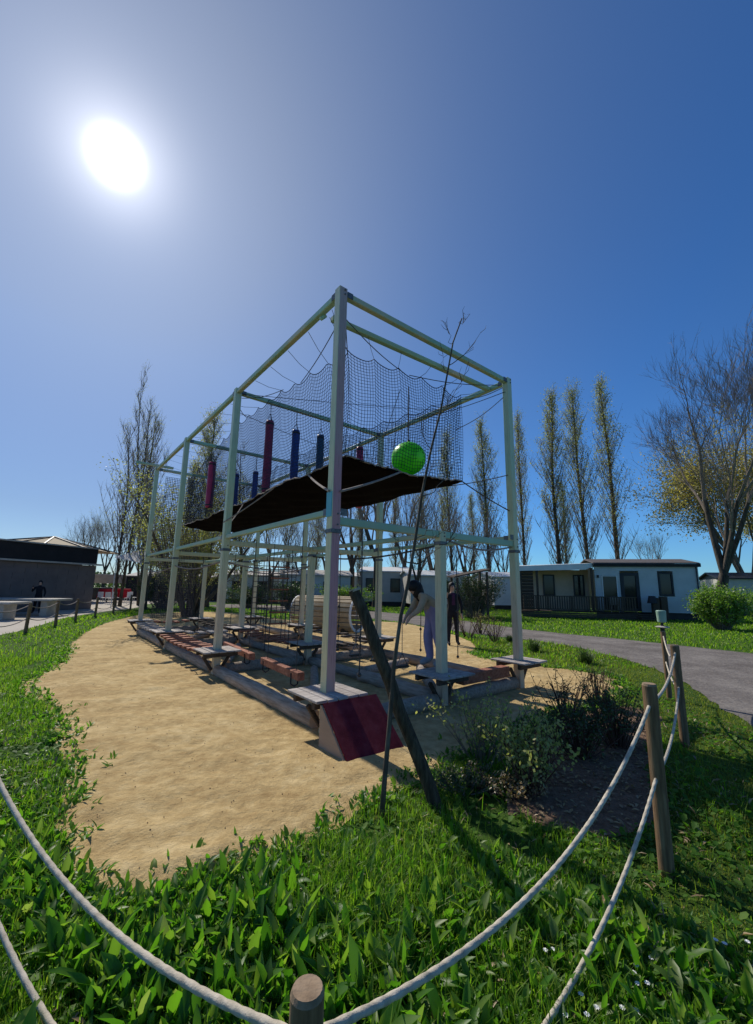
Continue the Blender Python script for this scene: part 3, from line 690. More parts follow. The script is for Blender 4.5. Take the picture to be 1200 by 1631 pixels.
for (px, top, y, lab) in [(560,735,38,'bare tree seen between the front post and the back post'),(600,690,34,'bare tree rising behind the back right post of the net'),(645,750,40,'bare tree behind the green ball'),(520,790,36,'bare tree behind the front post under the black floor'),(690,770,36,'bare tree behind the short middle post'),(745,800,38,'bare tree left of the yellow green poplar'),(805,830,40,'small bare tree right of the yellow green poplar'),(1045,850,48,'small bare tree above the roof of the mobile home'),(480,830,34,'bare tree right of the cargo net'),(430,815,38,'bare tree left of the cargo net'),(665,800,30,'bare tree with dark trunk behind the child')]:
    p = bare[rnd.randint(0, 1)]; h = ht(top, px, y); s = h/8.2
    plant(p, hz(px, y), rnd.uniform(0, 6.28), (s*.75, s*.75, s), lab, 'tree', 'bare trees behind the climbing frame')
# slender dark trunks with light leaf behind the frame
for i, (px, top, y, lab) in enumerate([(500,800,42,'slim poplar left of the front post'),(575,800,44,'slim poplar left of the back right post'),(630,790,43,'slim poplar behind the swinging ball'),(668,780,45,'slim poplar behind the leaning sapling'),(700,790,46,'slim poplar behind the short middle post'),(757,785,45,'slim poplar above the thatched shelter')]):
    pop(pops[i % 3], px, top, y, lab, wid=1.3, group='slim trees behind the climbing frame')
# big bare tree on the right and the pale spreading tree beside it
big = tree_proto(spread_meshes(12, 16.5, .80, .13, 8, lean=(-.22, 0), forks=4, r0=.28, up=.07, kids=(2, 4)), 'bare_tree', 'bark', 'springleaf')
h = hz(1143, 27)
plant(big, h, 2.4, (.95, .95, 1.28), 'large bare spreading tree rising right of the mobile home with deck', 'tree')
pale = tree_proto(spread_meshes(23, 13, 1.0, .10, 7, leafn=6, ls=.085, lsp=.35, lean=(-.1, 0), forks=4, r0=.24, weep=.4), 'willow_tree', 'barkpale', 'yellowleaf')
plant(pale, hz(1195, 33), 1.4, (1.15, 1.15, 1.35), 'pale yellowish budding tree at the right edge behind the bare tree', 'tree')
plant(copy_tree(pale), hz(1330, 36), 2.4, 1.3, 'pale yellowish budding tree mostly beyond the right edge', 'tree')
# many-stemmed dark willow behind the frame, left
def willow():
    r = random.Random(4); T, B, Lf = MB(), MB(), MB()
    for k in range(13):
        a = 6.283*k/13 + r.uniform(-.2, .2); s = r.uniform(.12, .75)
        p, d = branch(T, Vector((math.cos(a)*.25, math.sin(a)*.25, -.05)), Vector((math.cos(a)*s, math.sin(a)*s, 1)), r.uniform(3.6, 6.6), r.uniform(.07, .12), r, .09, .05, 6, 7)
        for j in range(14):
            u = r.uniform(.3, 1); ii = min(int(u*6), 5); q = p[ii].lerp(p[ii+1], u*6-ii)
            bp, _ = branch(B, q, d + rvec(r, .5), r.uniform(1.2, 2.6), .022, r, .10, .06, 4, 4)
            for m in range(9):
                w = r.uniform(.2, 1); jj = min(int(w*4), 3); qq = bp[jj].lerp(bp[jj+1], w*4-jj)
                tp, _ = branch(B, qq, rvec(r, .6)+Vector((0, 0, .4)), r.uniform(.5, 1.1), .009, r, .12, -.12, 3, 3)
                for z in range(4): add_leaf_quads(Lf, tp[-1].lerp(tp[0], r.random()), r, .055, 3, .16)
    return T, B, Lf
wl = tree_proto(willow(), 'willow_tree', 'bark', 'springleaf')
plant(wl, G(302, 983), .5, 1.0, 'dark many stemmed willow growing behind the far bays of the frame', 'tree')

# ------------------------------------------------------------------ shrubs
def shrub(name, loc, rx, ry, h, nst, leafm, twigm, lsize, nleaf, label, seed, cat='shrub', group=None, upright=.6):
    r = random.Random(seed); B, Lf = MB(), MB()
    for k in range(nst):
        a = r.uniform(0, 6.283); s = r.uniform(.1, 1)
        d = Vector((math.cos(a)*rx*s, math.sin(a)*ry*s, h*r.uniform(upright, 1)))
        p, dd = branch(B, Vector((math.cos(a)*rx*.3*s, math.sin(a)*ry*.3*s, 0)), d, d.length, .006+.004*h, r, .10, .03, 4, 4)
        for j in range(3):
            u = r.uniform(.25, 1); ii = min(int(u*4), 3); q = p[ii].lerp(p[ii+1], u*4-ii)
            tp, _ = branch(B, q, dd+rvec(r, .6), h*.28, .004+.002*h, r, .1, .05, 2, 3)
            for z in range(nleaf): add_leaf_quads(Lf, tp[-1].lerp(tp[0], r.random()), r, lsize, 2, lsize*1.2)
        for z in range(nleaf): add_leaf_quads(Lf, p[-1].lerp(p[-2], r.random()), r, lsize, 2, lsize*1.3)
    root = empty(name, loc, 0, label, cat, group)
    b = B.build('stems', M[twigm], root); b['kind'] = 'stuff'
    l = Lf.build('leaves', M[leafm], root); l['kind'] = 'stuff'
    return root
shrub('shrub', G(845, 1262), .30, .24, .55, 34, 'paleleaf', 'twigred', .022, 5, 'pale green leafy shrub standing at the edge of the soil bed', 1)
shrub('shrub', G(770, 1215), .40, .28, .60, 28, 'paleleaf', 'twig', .021, 4, 'loose pale shrub with tall sprigs left of the leafy shrub', 2)
shrub('shrub', G(925, 1205), .42, .30, .50, 60, 'darkleaf', 'twigred', .018, 4, 'dark low shrub with reddish twigs behind the bare soil', 3)
shrub('shrub', G(985, 1190), .36, .30, .55, 50, 'darkleaf', 'twigred', .018, 3, 'dark twiggy shrub left of the front right rope post', 4)
shrub('shrub', G(905, 1150), .40, .25, .55, 26, 'darkleaf', 'twigred', .016, 1, 'sparse bare twigs standing at the sand edge by the bed', 5, upright=.8)
shrub('shrub', G(955, 1120), .35, .25, .50, 24, 'darkleaf', 'twigred', .016, 1, 'thin bare shrub on the sand edge near the path', 6, upright=.8)
shrub('shrub', G(820, 1270), .40, .18, .14, 50, 'litter', 'twigred', .015, 3, 'low clump of dry brown stems under the leafy shrub', 7)
shrub('shrub', G(738, 1262), .34, .2, .16, 60, 'darkleaf', 'twig', .014, 4, 'dark creeping mat at the foot of the leaning stake', 8)
for i, (px, py) in enumerate([(745,1015),(765,1010),(790,1022),(715,1005)]):
    shrub('twig_shrub', G(px, py), .5, .35, .75, 26, 'springleaf', 'twigred', .022, 1, ['twiggy shrub directly behind the person in black','twiggy shrub one metre right of the person in black','twiggy shrub with a dry base left of the right corner post','twiggy shrub between the middle post and the person in black'][i], 20+i, group='twiggy shrubs by the path', upright=.7)
def tuft(loc, s, label, seed):
    r = np.random.RandomState(seed); n = 420; a = r.uniform(0, 6.28, n)
    P = np.stack([r.normal(0, .05*s, n), r.normal(0, .05*s, n), np.zeros(n)], 1)
    V, q, t = blades_arrays(P, a, r.uniform(.2, .42, n)*s, r.uniform(.006, .012, n), r.uniform(.05, .9, n), r.uniform(.2, .9, n))
    o = npmesh('grass_tuft', V, quads=q, tris=t, mats=[M['darkleaf']], smooth=True, loc=loc); tag(o, label, 'grass tuft', 'grass tufts by the gravel path')
tuft(G(852, 1038), 1.0, 'dark grass tuft just right of the right corner post', 1)
tuft(G(935, 1057), 1.0, 'dark grass tuft by the path edge beyond the sand', 2)
tuft(G(812, 1022), .7, 'dark grass tuft just left of the right corner post', 3)
shrub('hedge_bush', G(1152, 1003), .85, .8, 1.7, 300, 'hedgeleaf', 'twig', .055, 8, 'round bright green bush beside the path right of the mobile home', 40, 'bush', upright=.55)
shrub('hedge_bush', hz(1235, 21), 1.6, 1.2, 1.6, 150, 'hedgeleaf', 'twig', .05, 5, 'green hedge bush cut by the right edge of the photo', 41, 'bush')
shrub('hedge_bush', hz(552, 30), 1.8, 1.1, 1.5, 170, 'hedgeleaf', 'twig', .06, 5, 'bright green bush behind the wooden tunnel', 42, 'bush')
shrub('hedge_bush', hz(400, 30), 1.6, 1.0, 1.5, 130, 'darkleaf', 'twig', .06, 5, 'dark green bush left of the cargo net', 43, 'bush')
shrub('hedge_bush', hz(466, 29), 1.3, 1.0, 1.7, 130, 'darkleaf', 'twig', .06, 5, 'dark green bush between cargo net and tunnel', 44, 'bush')
shrub('hedge_bush', hz(755, 24), 1.6, .9, 2.3, 190, 'darkleaf', 'twig', .05, 5, 'tall dark hedge under the thatched shelter roof', 45, 'bush')
shrub('hedge_bush', hz(262, 27), 1.6, 1.0, 2.4, 170, 'darkleaf', 'twig', .06, 5, 'dark evergreen bush behind the far left posts', 46, 'bush')

# ------------------------------------------------------------------ the climbing frame
frame = empty('climbing_tower', W(0, 0), TH, 'tall pastel painted climbing frame of square posts and beams on the sand', 'climbing frame')
H_TOP, H_LOW, PLAT = 5.48, 2.40, .45
def L_(a, b, z=0): return (a, b, z)
pw = .122
def post_mesh(a, b, z1, mat):
    m = MB(); m.rbox((a, b, z1/2), (pw, pw, z1), .008); return m
for bi in range(4):
    for a, z1 in ((0, H_TOP), (BAY/2, H_LOW+.02), (BAY, H_TOP)):
        b = bi*BAY
        if a == 0 and bi == 0:
            m = MB(); m.rbox((0, 0, z1/2), (pw, pw, z1), .006)
            # two differently painted faces
            me = m.build('post', [M['paint_lilac'], M['paint_cream']], frame)
            for pol in me.data.polygons:
                pol.material_index = 1 if pol.normal.x < -.5 else 0
            me['label'] = 'lilac front post with one cream side'
            t_ = MB(); t_.box((-pw/2-.006, 0, 2.56), (.012, pw*.9, .30)); t_.build('collar', M['turquoise'], frame)
        else:
            m = MB(); m.rbox((a, b, z1/2), (pw, pw, z1), .006); m.build('post', M['paint'], frame)
        # steel collar where beams meet
        c = MB(); c.rbox((a, b, H_LOW-.16), (pw+.02, pw+.02, .05), .005); c.build('collar', M['chain'], frame)
bw = .086
def beam_part(p, q, w=bw, h=bw, mat='paint_beam', name='beam'):
    m = MB(); m.beam(p, q, w, h, .010); return m.build(name, M[mat], frame)
hp = pw/2
for bi in range(4):
    b = bi*BAY
    beam_part((hp+.002, b, H_TOP-.07), (BAY-hp-.002, b, H_TOP-.07))
    if bi < 3:
        for a in (0, BAY): beam_part((a, b+hp+.002, H_TOP-.07), (a, b+BAY-hp-.002, H_TOP-.07))
beam_part((hp+.1, .48, H_TOP-.10), (BAY-hp-.002, .36, H_TOP-.10))
beam_part((hp, .48, H_TOP-.10), (-.02, .48, H_TOP-.19), .05, .05)
beam_part((-.65, 3*BAY, H_TOP+.05), (.5, 3*BAY, H_TOP+.05), .08, .08)
for bi in range(4):
    b = bi*BAY
    for a in (0, BAY/2): beam_part((a+hp+.002, b, H_LOW-.03), (a+BAY/2-hp-.002, b, H_LOW-.03), .075, .10, 'paint' if bi else 'paint_beam')
    if bi < 3:
        for a in (0, BAY/2, BAY): beam_part((a, b+hp+.002, H_LOW+(.08 if a != BAY/2 else -.03)), (a, b+BAY-hp-.002, H_LOW+(.08 if a != BAY/2 else -.03)), .075, .075)
# platforms of boards on each post
def platform(a, b, n=5, s=.66):
    st = MB()
    for yy in (-.2, .2): st.beam((a-s/2+.03, b+yy, PLAT-.065), (a+s/2-.03, b+yy, PLAT-.065), .06, .08)
    for sg in (-1, 1): st.beam((a+sg*.24, b, PLAT-.11), (a+sg*.075, b, .10), .05, .05)
    o = st.build('platform', M['deck'], frame)
    wd = s/n
    for i in range(n):
        xx = a - s/2 + wd*(i+.5); gap = .012
        segs = [(-s/2, s/2)]
        if abs(xx-a) < pw/2+wd/2-.01: segs = [(-s/2, -pw/2-.004), (pw/2+.004, s/2)]
        for (y0, y1) in segs:
            m = MB(); m.rbox((xx, b+(y0+y1)/2, PLAT-.012+rnd.uniform(-.003, .003)), (wd-gap, y1-y0-rnd.uniform(0, .015), .026), .004); m.build('plank', M['plankgrey'], o)
for bi in range(4):
    for a in (0, BAY/2, BAY): platform(a, bi*BAY)
# ramp at the front post
def ramp():
    x0, x1 = -.27, .41; yt, yb, yk = -.345, -.80, -.345
    tb = MB(); d = Vector((0, yb-yt, -PLAT+.02)); n = Vector((0, -(-PLAT+.02), (yb-yt))).normalized()
    if n.z < 0: n = -n
    o = MB()
    top = Vector((0, yt, PLAT-.03)); bot = Vector((0, yb, .01)); th = n*.02
    vs = [(x0, top.y, top.z), (x1, top.y, top.z), (x1, bot.y, bot.z), (x0, bot.y, bot.z)]
    o.add(vs+[tuple(Vector(v)+th) for v in vs], [(0,3,2,1),(4,5,6,7),(0,1,5,4),(1,2,6,5),(2,3,7,6),(3,0,4,7)])
    r = o.build('ramp', M['ramp_red'], frame); r['label'] = 'steep dark red ramp below the front platform'
    for x in (x0-.018, x1+.001):
        s = MB(); pr = [(yk+.02, 0.0), (yb-.004, 0.0), (yt-.004, PLAT-.035), (yk+.02, PLAT-.035)]
        vs = [(x, y, z) for y, z in pr]+[(x+.017, y, z) for y, z in pr]
        s.add(vs, [(0,1,2,3),(7,6,5,4),(0,4,5,1),(1,5,6,2),(2,6,7,3),(3,7,4,0)]); s.build('side_panel', M['ply'], r)
ramp()
# ground logs along the grid
def log_part(p, q, r0=.10):
    m = MB(); p, q = Vector(p), Vector(q); n = 8; r = random.Random(int(p.x*97+q.y*31+5))
    pts = [p.lerp(q, i/n)+Vector((r.gauss(0, .004), r.gauss(0, .004), r.gauss(0, .003))) for i in range(n+1)]
    m.tube(pts, [r0*r.uniform(.95, 1.05) for _ in pts], 14)
    o = m.build('base_log', [M['log'], M['logend']], frame, smooth=False)
    pl = o.data.polygons
    for f in pl:
        if len(f.vertices) > 4: f.material_index = 1
        else: f.use_smooth = True
for bi in range(4):
    b = bi*BAY
    for a in (0, BAY/2):
        log_part((a+(.62 if (bi == 0 and a == 0) else .16), b, .095), (a+BAY/2-.14, b, .10))
    if bi < 3:
        for a in (0, BAY/2, BAY):
            if a == BAY/2:
                log_part((a, b+.14, .10), (a, b+BAY*.5, .095)); log_part((a+.02, b+BAY*.5+.02, .095), (a, b+BAY-.14, .10), .085)
            else: log_part((a, b+.20, .095), (a, b+BAY-.14, .10))
# spare timbers lying and bolted low across the bays
for (p, q, r_) in [((.55, 1.2, .07), (1.55, 2.9, .07), .07), ((2.3, .6, .07), (3.3, 1.9, .07), .075), ((.4, 4.3, .08), (1.5, 6.6, .08), .07), ((2.2, 4.2, .08), (3.3, 5.2, .08), .08), ((2.15, 2.2, .08), (3.5, 2.5, .08), .08), ((.3, 8.0, .08), (1.6, 9.4, .08), .08), ((2.2, 7.9, .08), (3.4, 9.9, .08), .08)]:
    log_part(p, q, r_)
# bolts and steel corner plates where beams meet the posts
for bi_ in range(4):
    for a_ in (0, BAY):
        for zc in (H_TOP-.07, H_LOW+.08 if a_ in (0, BAY) else H_LOW):
            m = MB(); m.rbox((a_+(.115 if a_ == 0 else -.115), bi_*BAY-bw/2-.004, zc), (.09, .006, .085), .001); m.build('bracket', M['chain'], frame)
            m = MB(); m.rbox((a_-bw/2-.004, bi_*BAY+(.115 if bi_ < 3 else -.115), zc), (.006, .09, .085), .001); m.build('bracket', M['chain'], frame)
for (a, b) in ((0, 0), (0, BAY), (BAY, 0), (BAY/2, 0), (BAY, BAY)):
    for zz in ((H_TOP-.10, H_TOP-.04, H_LOW+.05, H_LOW-.08) if a != BAY/2 else (H_LOW-.06, H_LOW-.01)):
        m = MB(); m.tube([(a+.02, b-hp-.001, zz), (a+.02, b-hp-.014, zz)], .011, 6); m.build('bolt', M['chain'], frame)

def wthing(name, mb, mat, origin, label, cat, group=None, smooth=False):
    o = mb.build(name, M[mat], None, origin, smooth=smooth); return tag(o, label, cat, group)
# walkways between platforms
def walkway(a0, b0, a1, b1, n, ln, wd, label, z=.40, th=.045, name='plank_bridge', matn='plankred', across=True):
    p, q = W(a0, b0, z), W(a1, b1, z); d = (q-p).normalized(); s = Vector((-d.y, d.x, 0))
    root = empty(name, p, 0, label, 'plank bridge')
    for i in range(n):
        c = p.lerp(q, (i+.5)/n) - p + Vector((0, 0, -.05*math.sin(math.pi*(i+.5)/n)+rnd.uniform(-.008, .008)))
        m = MB(); a, b = (c - s*ln/2, c + s*ln/2) if across else (c - d*ln/2, c + d*ln/2)
        m.beam(a, b, wd, th); m.build('plank', M[matn], root)
    for sg in (-1, 1):
        pts = [p.lerp(q, t/8)-p+s*sg*(ln/2-.05 if across else wd/2-.03)+Vector((0, 0, -.03-.05*math.sin(math.pi*t/8))) for t in range(9)]
        m = MB(); m.tube(pts, .009, 5); m.build('cable', M['ropedark'], root)
walkway(0, BAY*2-.38, 0, BAY+.38, 9, .56, .17, 'bridge of red brown cross boards between the two left posts')
walkway(BAY/2+.36, 0, BAY-.36, 0, 1, 1.12, .16, 'single thick red brown beam between the short middle post and right corner platform', z=.36, th=.15, across=False)
walkway(0+.05, BAY*3-.38, 0, BAY*2+.38, 8, .5, .12, 'bridge of narrow boards between the farthest left posts', matn='plankgrey')
walkway(BAY/2, BAY+.38, BAY/2, BAY*2-.38, 8, .5, .12, 'bridge of boards along the middle row behind the second short post', matn='plankred')
walkway(BAY/2, BAY*2+.38, BAY/2, BAY*3-.38, 7, .5, .12, 'farthest bridge of boards along the middle row', matn='deck')
walkway(BAY, BAY+.38, BAY, BAY*2-.38, 6, .5, .16, 'bridge of dark boards along the back row near the tunnel', matn='deck')
walkway(.36, BAY*2, BAY/2-.36, BAY*2, 4, .45, .15, 'short cross bridge at the third row of posts', matn='plankgrey')
walkway(.36, BAY*3, BAY/2-.36, BAY*3, 4, .45, .15, 'short cross bridge at the last row of posts', matn='plankred')
walkway(BAY/2+.36, BAY, BAY-.36, BAY, 4, .45, .12, 'short cross bridge from the second short post to the back row', matn='deck')
# the two red swinging beams in the first bay
for i, (p, q, lab) in enumerate([(G(360, 1026, .34), G(402, 1046, .34), 'far red brown swinging beam in the first bay'), (G(420, 1052, .34), G(480, 1078, .34), 'near red brown swinging beam in the first bay')]):
    root = empty('swing_beam', (p+q)/2, 0, lab, 'swing beam', 'swinging beams in the first bay')
    c = (p+q)/2; m = MB(); m.beam(p-c, q-c, .11, .11); m.build('beam', M['plankred'], root)
    for t in (.12, .88):
        e = p.lerp(q, t)-c; m = MB(); m.tube([e+Vector((0, 0, -.04)), e+Vector((.01, 0, H_LOW+.05-c.z))], .006, 5); m.build('rope', M['ropedark'], root)
        m = MB(); m.tube([e+Vector((-.07, 0, .02)), e+Vector((-.07, 0, -.13)), e+Vector((-.02, 0, -.16)), e+Vector((.03, 0, -.13)), e+Vector((.03, 0, .02))], .012, 6); m.build('bracket', M['black'], root)
# hanging stirrups along the middle row
def chain_mb(p, z0, z1, step=.034):
    m = MB(); z = z1; k = 0
    while z > z0:
        u = Vector((.006, 0, 0)) if k % 2 else Vector((0, .006, 0))
        m.tube([Vector(p)+Vector((0, 0, z)), Vector(p)+u+Vector((0, 0, z-step*.5)), Vector(p)+Vector((0, 0, z-step))], .0035, 4, cap=False)
        m.tube([Vector(p)+Vector((0, 0, z)), Vector(p)-u+Vector((0, 0, z-step*.5)), Vector(p)+Vector((0, 0, z-step))], .0035, 4, cap=False)
        z -= step*.9; k += 1
    return m
stl = ['nearest hanging stirrup step, beside the child', 'second hanging stirrup step from the child', 'third hanging stirrup step from the child', 'farthest stirrup step, by the second short post']
for i, b in enumerate((.82, 1.45, 2.05, 2.75)):
    loc = W(BAY/2, b, 0)
    root = empty('stirrup', (loc.x, loc.y, .42), TH, stl[i], 'stirrup', 'stirrup steps hung along the middle row')
    m = chain_mb((0, 0, 0), .18, 1.93); m.build('chain', M['chain'], root)
    m = MB(); m.tube([(0, 0, .18), (-.11, 0, 0), (.11, 0, 0), (0, 0, .18)], .008, 5); m.build('triangle', M['chain'], root)
    m = MB(); m.rbox((0, 0, -.012), (.22, .09, .03), .005); m.build('step', M['deck'], root)
# further hanging ropes with knots
k_ = 0
for (a, b, zb, lab) in [(.9, BAY, .35, 'knotted rope hanging from the second cross beam at left'), (1.4, BAY, .35, 'knotted rope hanging from the second cross beam nearer the short post'), (BAY, 1.3, .3, 'knotted rope in the back row nearest the right corner'), (BAY, 2.3, .3, 'knotted rope in the back row second from the right corner'), (2.6, BAY, .3, 'knotted rope on the cross beam behind the front post'), (3.1, BAY, .3, 'knotted rope on the cross beam beside the back post'), (.7, BAY*2, .4, 'knotted rope on the third cross beam at left'), (1.3, BAY*2, .4, 'knotted rope on the third cross beam near the middle'), (BAY/2, 5.0, .3, 'knotted rope in the middle row beyond the second short post'), (BAY/2, 6.0, .3, 'farther knotted rope in the middle row'), (BAY, 5.6, .3, 'knotted rope in the back row before the tunnel'), (.45, 0.02, .55, 'thin rope hanging beside the front post')]:
    m = MB(); p = W(a, b, 0); m.tube([p+Vector((0, 0, zb)), p+Vector((.01, 0, 1.3)), p+Vector((0, 0, H_LOW-.05))], .009, 5)
    for zz in np.arange(zb+.02, 1.6, .42): m.tube([p+Vector((0, 0, zz-.03)), p+Vector((0, 0, zz)), p+Vector((0, 0, zz+.03))], [.008, .03, .008], 6)
    wthing('climbing_rope', m, 'ropedark', W(a, b, zb), lab, 'rope', 'knotted ropes hung inside the frame')
# hand ropes between posts
for i, (a0, b0, a1, b1, z, lab) in enumerate([(0, BAY*3, 0, BAY*2, 2.05, 'tan hand rope between the farthest left posts'), (0, BAY*2, 0, BAY, 2.05, 'tan hand rope over the red board bridge'), (BAY/2, BAY, BAY/2, BAY*2, 2.0, 'tan hand rope along the middle row'), (BAY/2, 0, BAY/2, BAY, 2.22, 'dark cable just under the middle beam'), (BAY/2, 0, BAY, 0, 2.33, 'tan rope above the thick red beam'), (0, BAY, BAY/2, BAY, 2.02, 'tan hand rope across the second row')]):
    p, q = W(a0, b0, z), W(a1, b1, z); m = MB()
    m.tube([p.lerp(q, t/12)+Vector((0, 0, -.12*math.sin(math.pi*t/12))) for t in range(13)], .014, 6)
    wthing('hand_rope', m, 'ropetan' if i != 3 else 'ropedark', p, lab, 'rope', 'hand ropes between the posts')
# cargo net
def grid_net(corners, nu, nv, r, seg_u, seg_v, sag=.0, n=3, topfun=None):
    A, B, C, D = [Vector(c) for c in corners]    # A-B bottom, D-C top
    nrm = (B-A).cross(D-A).normalized(); mb = MB()
    def P(u, v):
        tv = v*(topfun(u) if topfun else 1.0)
        q = A.lerp(B, u).lerp(D.lerp(C, u), tv)
        return q + nrm*sag*math.sin(math.pi*u)*math.sin(math.pi*min(v, 1))
    for i in range(nu+1): mb.tube([P(i/nu, k/seg_v) for k in range(seg_v+1)], r, n, cap=False)
    for j in range(nv+1): mb.tube([P(k/seg_u, j/nv) for k in range(seg_u+1)], r, n, cap=False)
    return mb, P
m, _ = grid_net([W(BAY/2+.25, BAY*2, .5), W(BAY-.25, BAY*2, .5), W(BAY-.25, BAY*2, 2.3), W(BAY/2+.25, BAY*2, 2.3)], 9, 12, .012, 9, 12, .04, 4)
wthing('cargo_net', m, 'ropedark', W(BAY/2+.25, BAY*2, .5), 'upright dark cargo net in the third row of the frame', 'cargo net')
m, _ = grid_net([W(.3, BAY*3, .5), W(BAY/2-.3, BAY*3, .5), W(BAY/2-.3, BAY*3, 5.2), W(.3, BAY*3, 5.2)], 24, 78, .008, 12, 26, .04, 3)
wthing('climbing_net', m, 'net', W(.3, BAY*3, .5), 'tall dark net closing the far end of the frame', 'net')
# rope ladder
root = empty('rope_ladder', W(BAY/2+.1, BAY*1.45, .3), TH, 'rope ladder with wooden rungs below the black floor', 'ladder')
for x in (-.2, .2):
    m = MB(); m.tube([(x, 0, 0), (x, 0, 2.0)], .009, 5); m.build('rope', M['ropedark'], root)
for i in range(7):
    m = MB(); m.tube([(-.24, 0, .12+i*.27), (.24, 0, .12+i*.27)], .02, 7); m.build('rung', M['plankred'], root)

# upper black floor sheet
FZ = 3.40
NL, NR, FR, FL = (.50, .55), (2.85, .38), (2.50, 10.2), (.72, 9.9)
def floor_pt(u, v):
    a = (NL[0]*(1-u)+NR[0]*u)*(1-v)+(FL[0]*(1-u)+FR[0]*u)*v; b = (NL[1]*(1-u)+NR[1]*u)*(1-v)+(FL[1]*(1-u)+FR[1]*u)*v
    a += (.10*math.sin(v*math.pi*6))*(1 if u < .5 else -1)*abs(2*u-1)*.4
    z = FZ - .08*math.sin(math.pi*u)*(.7+.3*math.sin(v*9)) - .05*math.sin(math.pi*v) + .012*math.sin(u*21+v*40)+.010*math.sin(v*77+u*9)
    return W(a, b, z)
def black_floor():
    nu, nv = 26, 90; mb = MB(); vs = []
    for j in range(nv+1):
        for i in range(nu+1): vs.append(floor_pt(i/nu, j/nv))
    up = [p+Vector((0, 0, .012)) for p in vs]; N = len(vs); fs = []
    for j in range(nv):
        for i in range(nu):
            a = j*(nu+1)+i; fs.append((a, a+nu+1, a+nu+2, a+1)); fs.append((N+a, N+a+1, N+a+nu+2, N+a+nu+1))
    rim = [i for i in range(nu+1)] + [j*(nu+1)+nu for j in range(1, nv+1)] + [nv*(nu+1)+i for i in range(nu-1, -1, -1)] + [j*(nu+1) for j in range(nv-1, 0, -1)]
    for k in range(len(rim)):
        a, b = rim[k], rim[(k+1) % len(rim)]; fs.append((a, b, N+b, N+a))
    mb.add(vs+up, fs)
    o = mb.build('net_floor', M['tarp'], None, W(*NL, FZ), smooth=True)
    tag(o, 'black mesh floor slung high inside the climbing frame', 'net floor')
    # pale rim rope, laced
    e = MB(); r = random.Random(2)
    loop = [floor_pt(i/40, 0) for i in range(41)] + [floor_pt(1, i/90) for i in range(1, 91)] + [floor_pt(1-i/40, 1) for i in range(1, 41)] + [floor_pt(0, 1-i/90) for i in range(1, 91)]
    loop = [p+Vector((r.gauss(0, .008), r.gauss(0, .008), .008+abs(r.gauss(0, .012)))) for p in loop]
    e.tube(loop, .014, 5, cap=False)
    e.build('rim_rope', M['ropetan'], o, world=True)
black_floor()
# lashings from floor to posts
def rope_between(p, q, r=.009, mat='ropedark', sag=.02, name='lashing', label='', group='lashings of the upper floor and net', twist=True):
    p, q = Vector(p), Vector(q); m = MB(); n = 8
    m.tube([p.lerp(q, t/n)+Vector((0, 0, -sag*math.sin(math.pi*t/n))) for t in range(n+1)], r, 5)
    return wthing(name, m, mat, p, label, 'rope', group)
def fp(u, v): return floor_pt(u, v)
pz = 2.72
rope_between(W(0, -.0, pz)+Vector((-.06, -.06, 0)), fp(0, .12), .016, 'ropetan', label='pale brace rope from the front post to the left rim of the black floor')
rope_between(W(0, 0, pz)+Vector((.08, -.05, 0)), fp(.42, 0), .016, 'ropetan', label='pale brace rope from the front post to the near rim of the black floor')
rope_between(W(0, BAY, 2.75)+Vector((-.05, -.07, 0)), fp(0, .25), .012, 'ropetan', label='pale brace rope from the second left post forward to the floor rim')
rope_between(W(0, BAY, 2.75)+Vector((.03, .05, 0)), fp(0, .44), .012, 'ropetan', label='pale brace rope from the second left post back to the floor rim')
rope_between(W(BAY-.08, 0, 2.95), fp(1, 0), .011, 'ropedark', label='dark guy rope from the right corner post to the near right floor corner')
rope_between(W(BAY-.08, 0, 3.6), fp(1, .03), .008, 'ropedark', label='thin guy rope from the right corner post to the ball end of the floor')
rope_between(W(0, BAY*2, 3.3), fp(0, .74), .010, 'ropedark', label='guy rope at the third left post')
rope_between(W(0, BAY*3, 3.3), fp(0, 1), .012, 'ropetan', label='pale guy rope at the farthest left post')
# upper safety net: four upright faces with scalloped tops
def side_net(p0, p1, zb, ztop, nu, nv, sc, label, seg_u=40, seg_v=16, sag=.05, hang=None, rr=.0038):
    (a0, b0), (a1, b1) = p0, p1
    A, B = W(a0, b0, zb), W(a1, b1, zb)
    def top(u):
        z = ztop(u) - .09*abs(math.sin(math.pi*u*sc))**1.0*0 - .10*(4*((u*sc) % 1)*(1-((u*sc) % 1)))
        return z
    nrm = (B-A).cross(Vector((0, 0, 1))).normalized(); mb = MB()
    def P(u, v):
        q = A.lerp(B, u); z = zb + v*(top(u)-zb)
        return Vector((q.x, q.y, z)) + nrm*(sag*math.sin(math.pi*v)*(1+.5*math.sin(u*17))) + Vector((0, 0, .012*math.sin(u*33+v*5)))
    for i in range(nu+1): mb.tube([P(i/nu, k/seg_v) for k in range(seg_v+1)], rr, 3, cap=False)
    for j in range(nv+1): mb.tube([P(k/seg_u, j/nv) for k in range(seg_u+1)], rr if j < nv else .008, 3, cap=False)
    o = mb.build('safety_net', M['net'], None, A); tag(o, label, 'net', 'safety net faces round the upper floor')
    for k in range(int(sc)+1):
        u = k/int(sc); q = P(min(u, 1), 1); hb = hang(u)
        ties = MB(); ties.tube([q, q.lerp(hb, .5)+Vector((0, 0, -.03)), hb], .004, 4, cap=False); ties.build('tie_cord', M['ropedark'], o, origin=None, world=True)
    return o
ZB = FZ+.01
side_net(NL, NR, ZB, lambda u: 5.06+.05*math.sin(u*3)-.05*u, 44, 30, 5, 'fine dark net face at the near end around the green ball', 45, 14, .06, lambda u: W(.1+u*(BAY-.3), .44, H_TOP-.13))
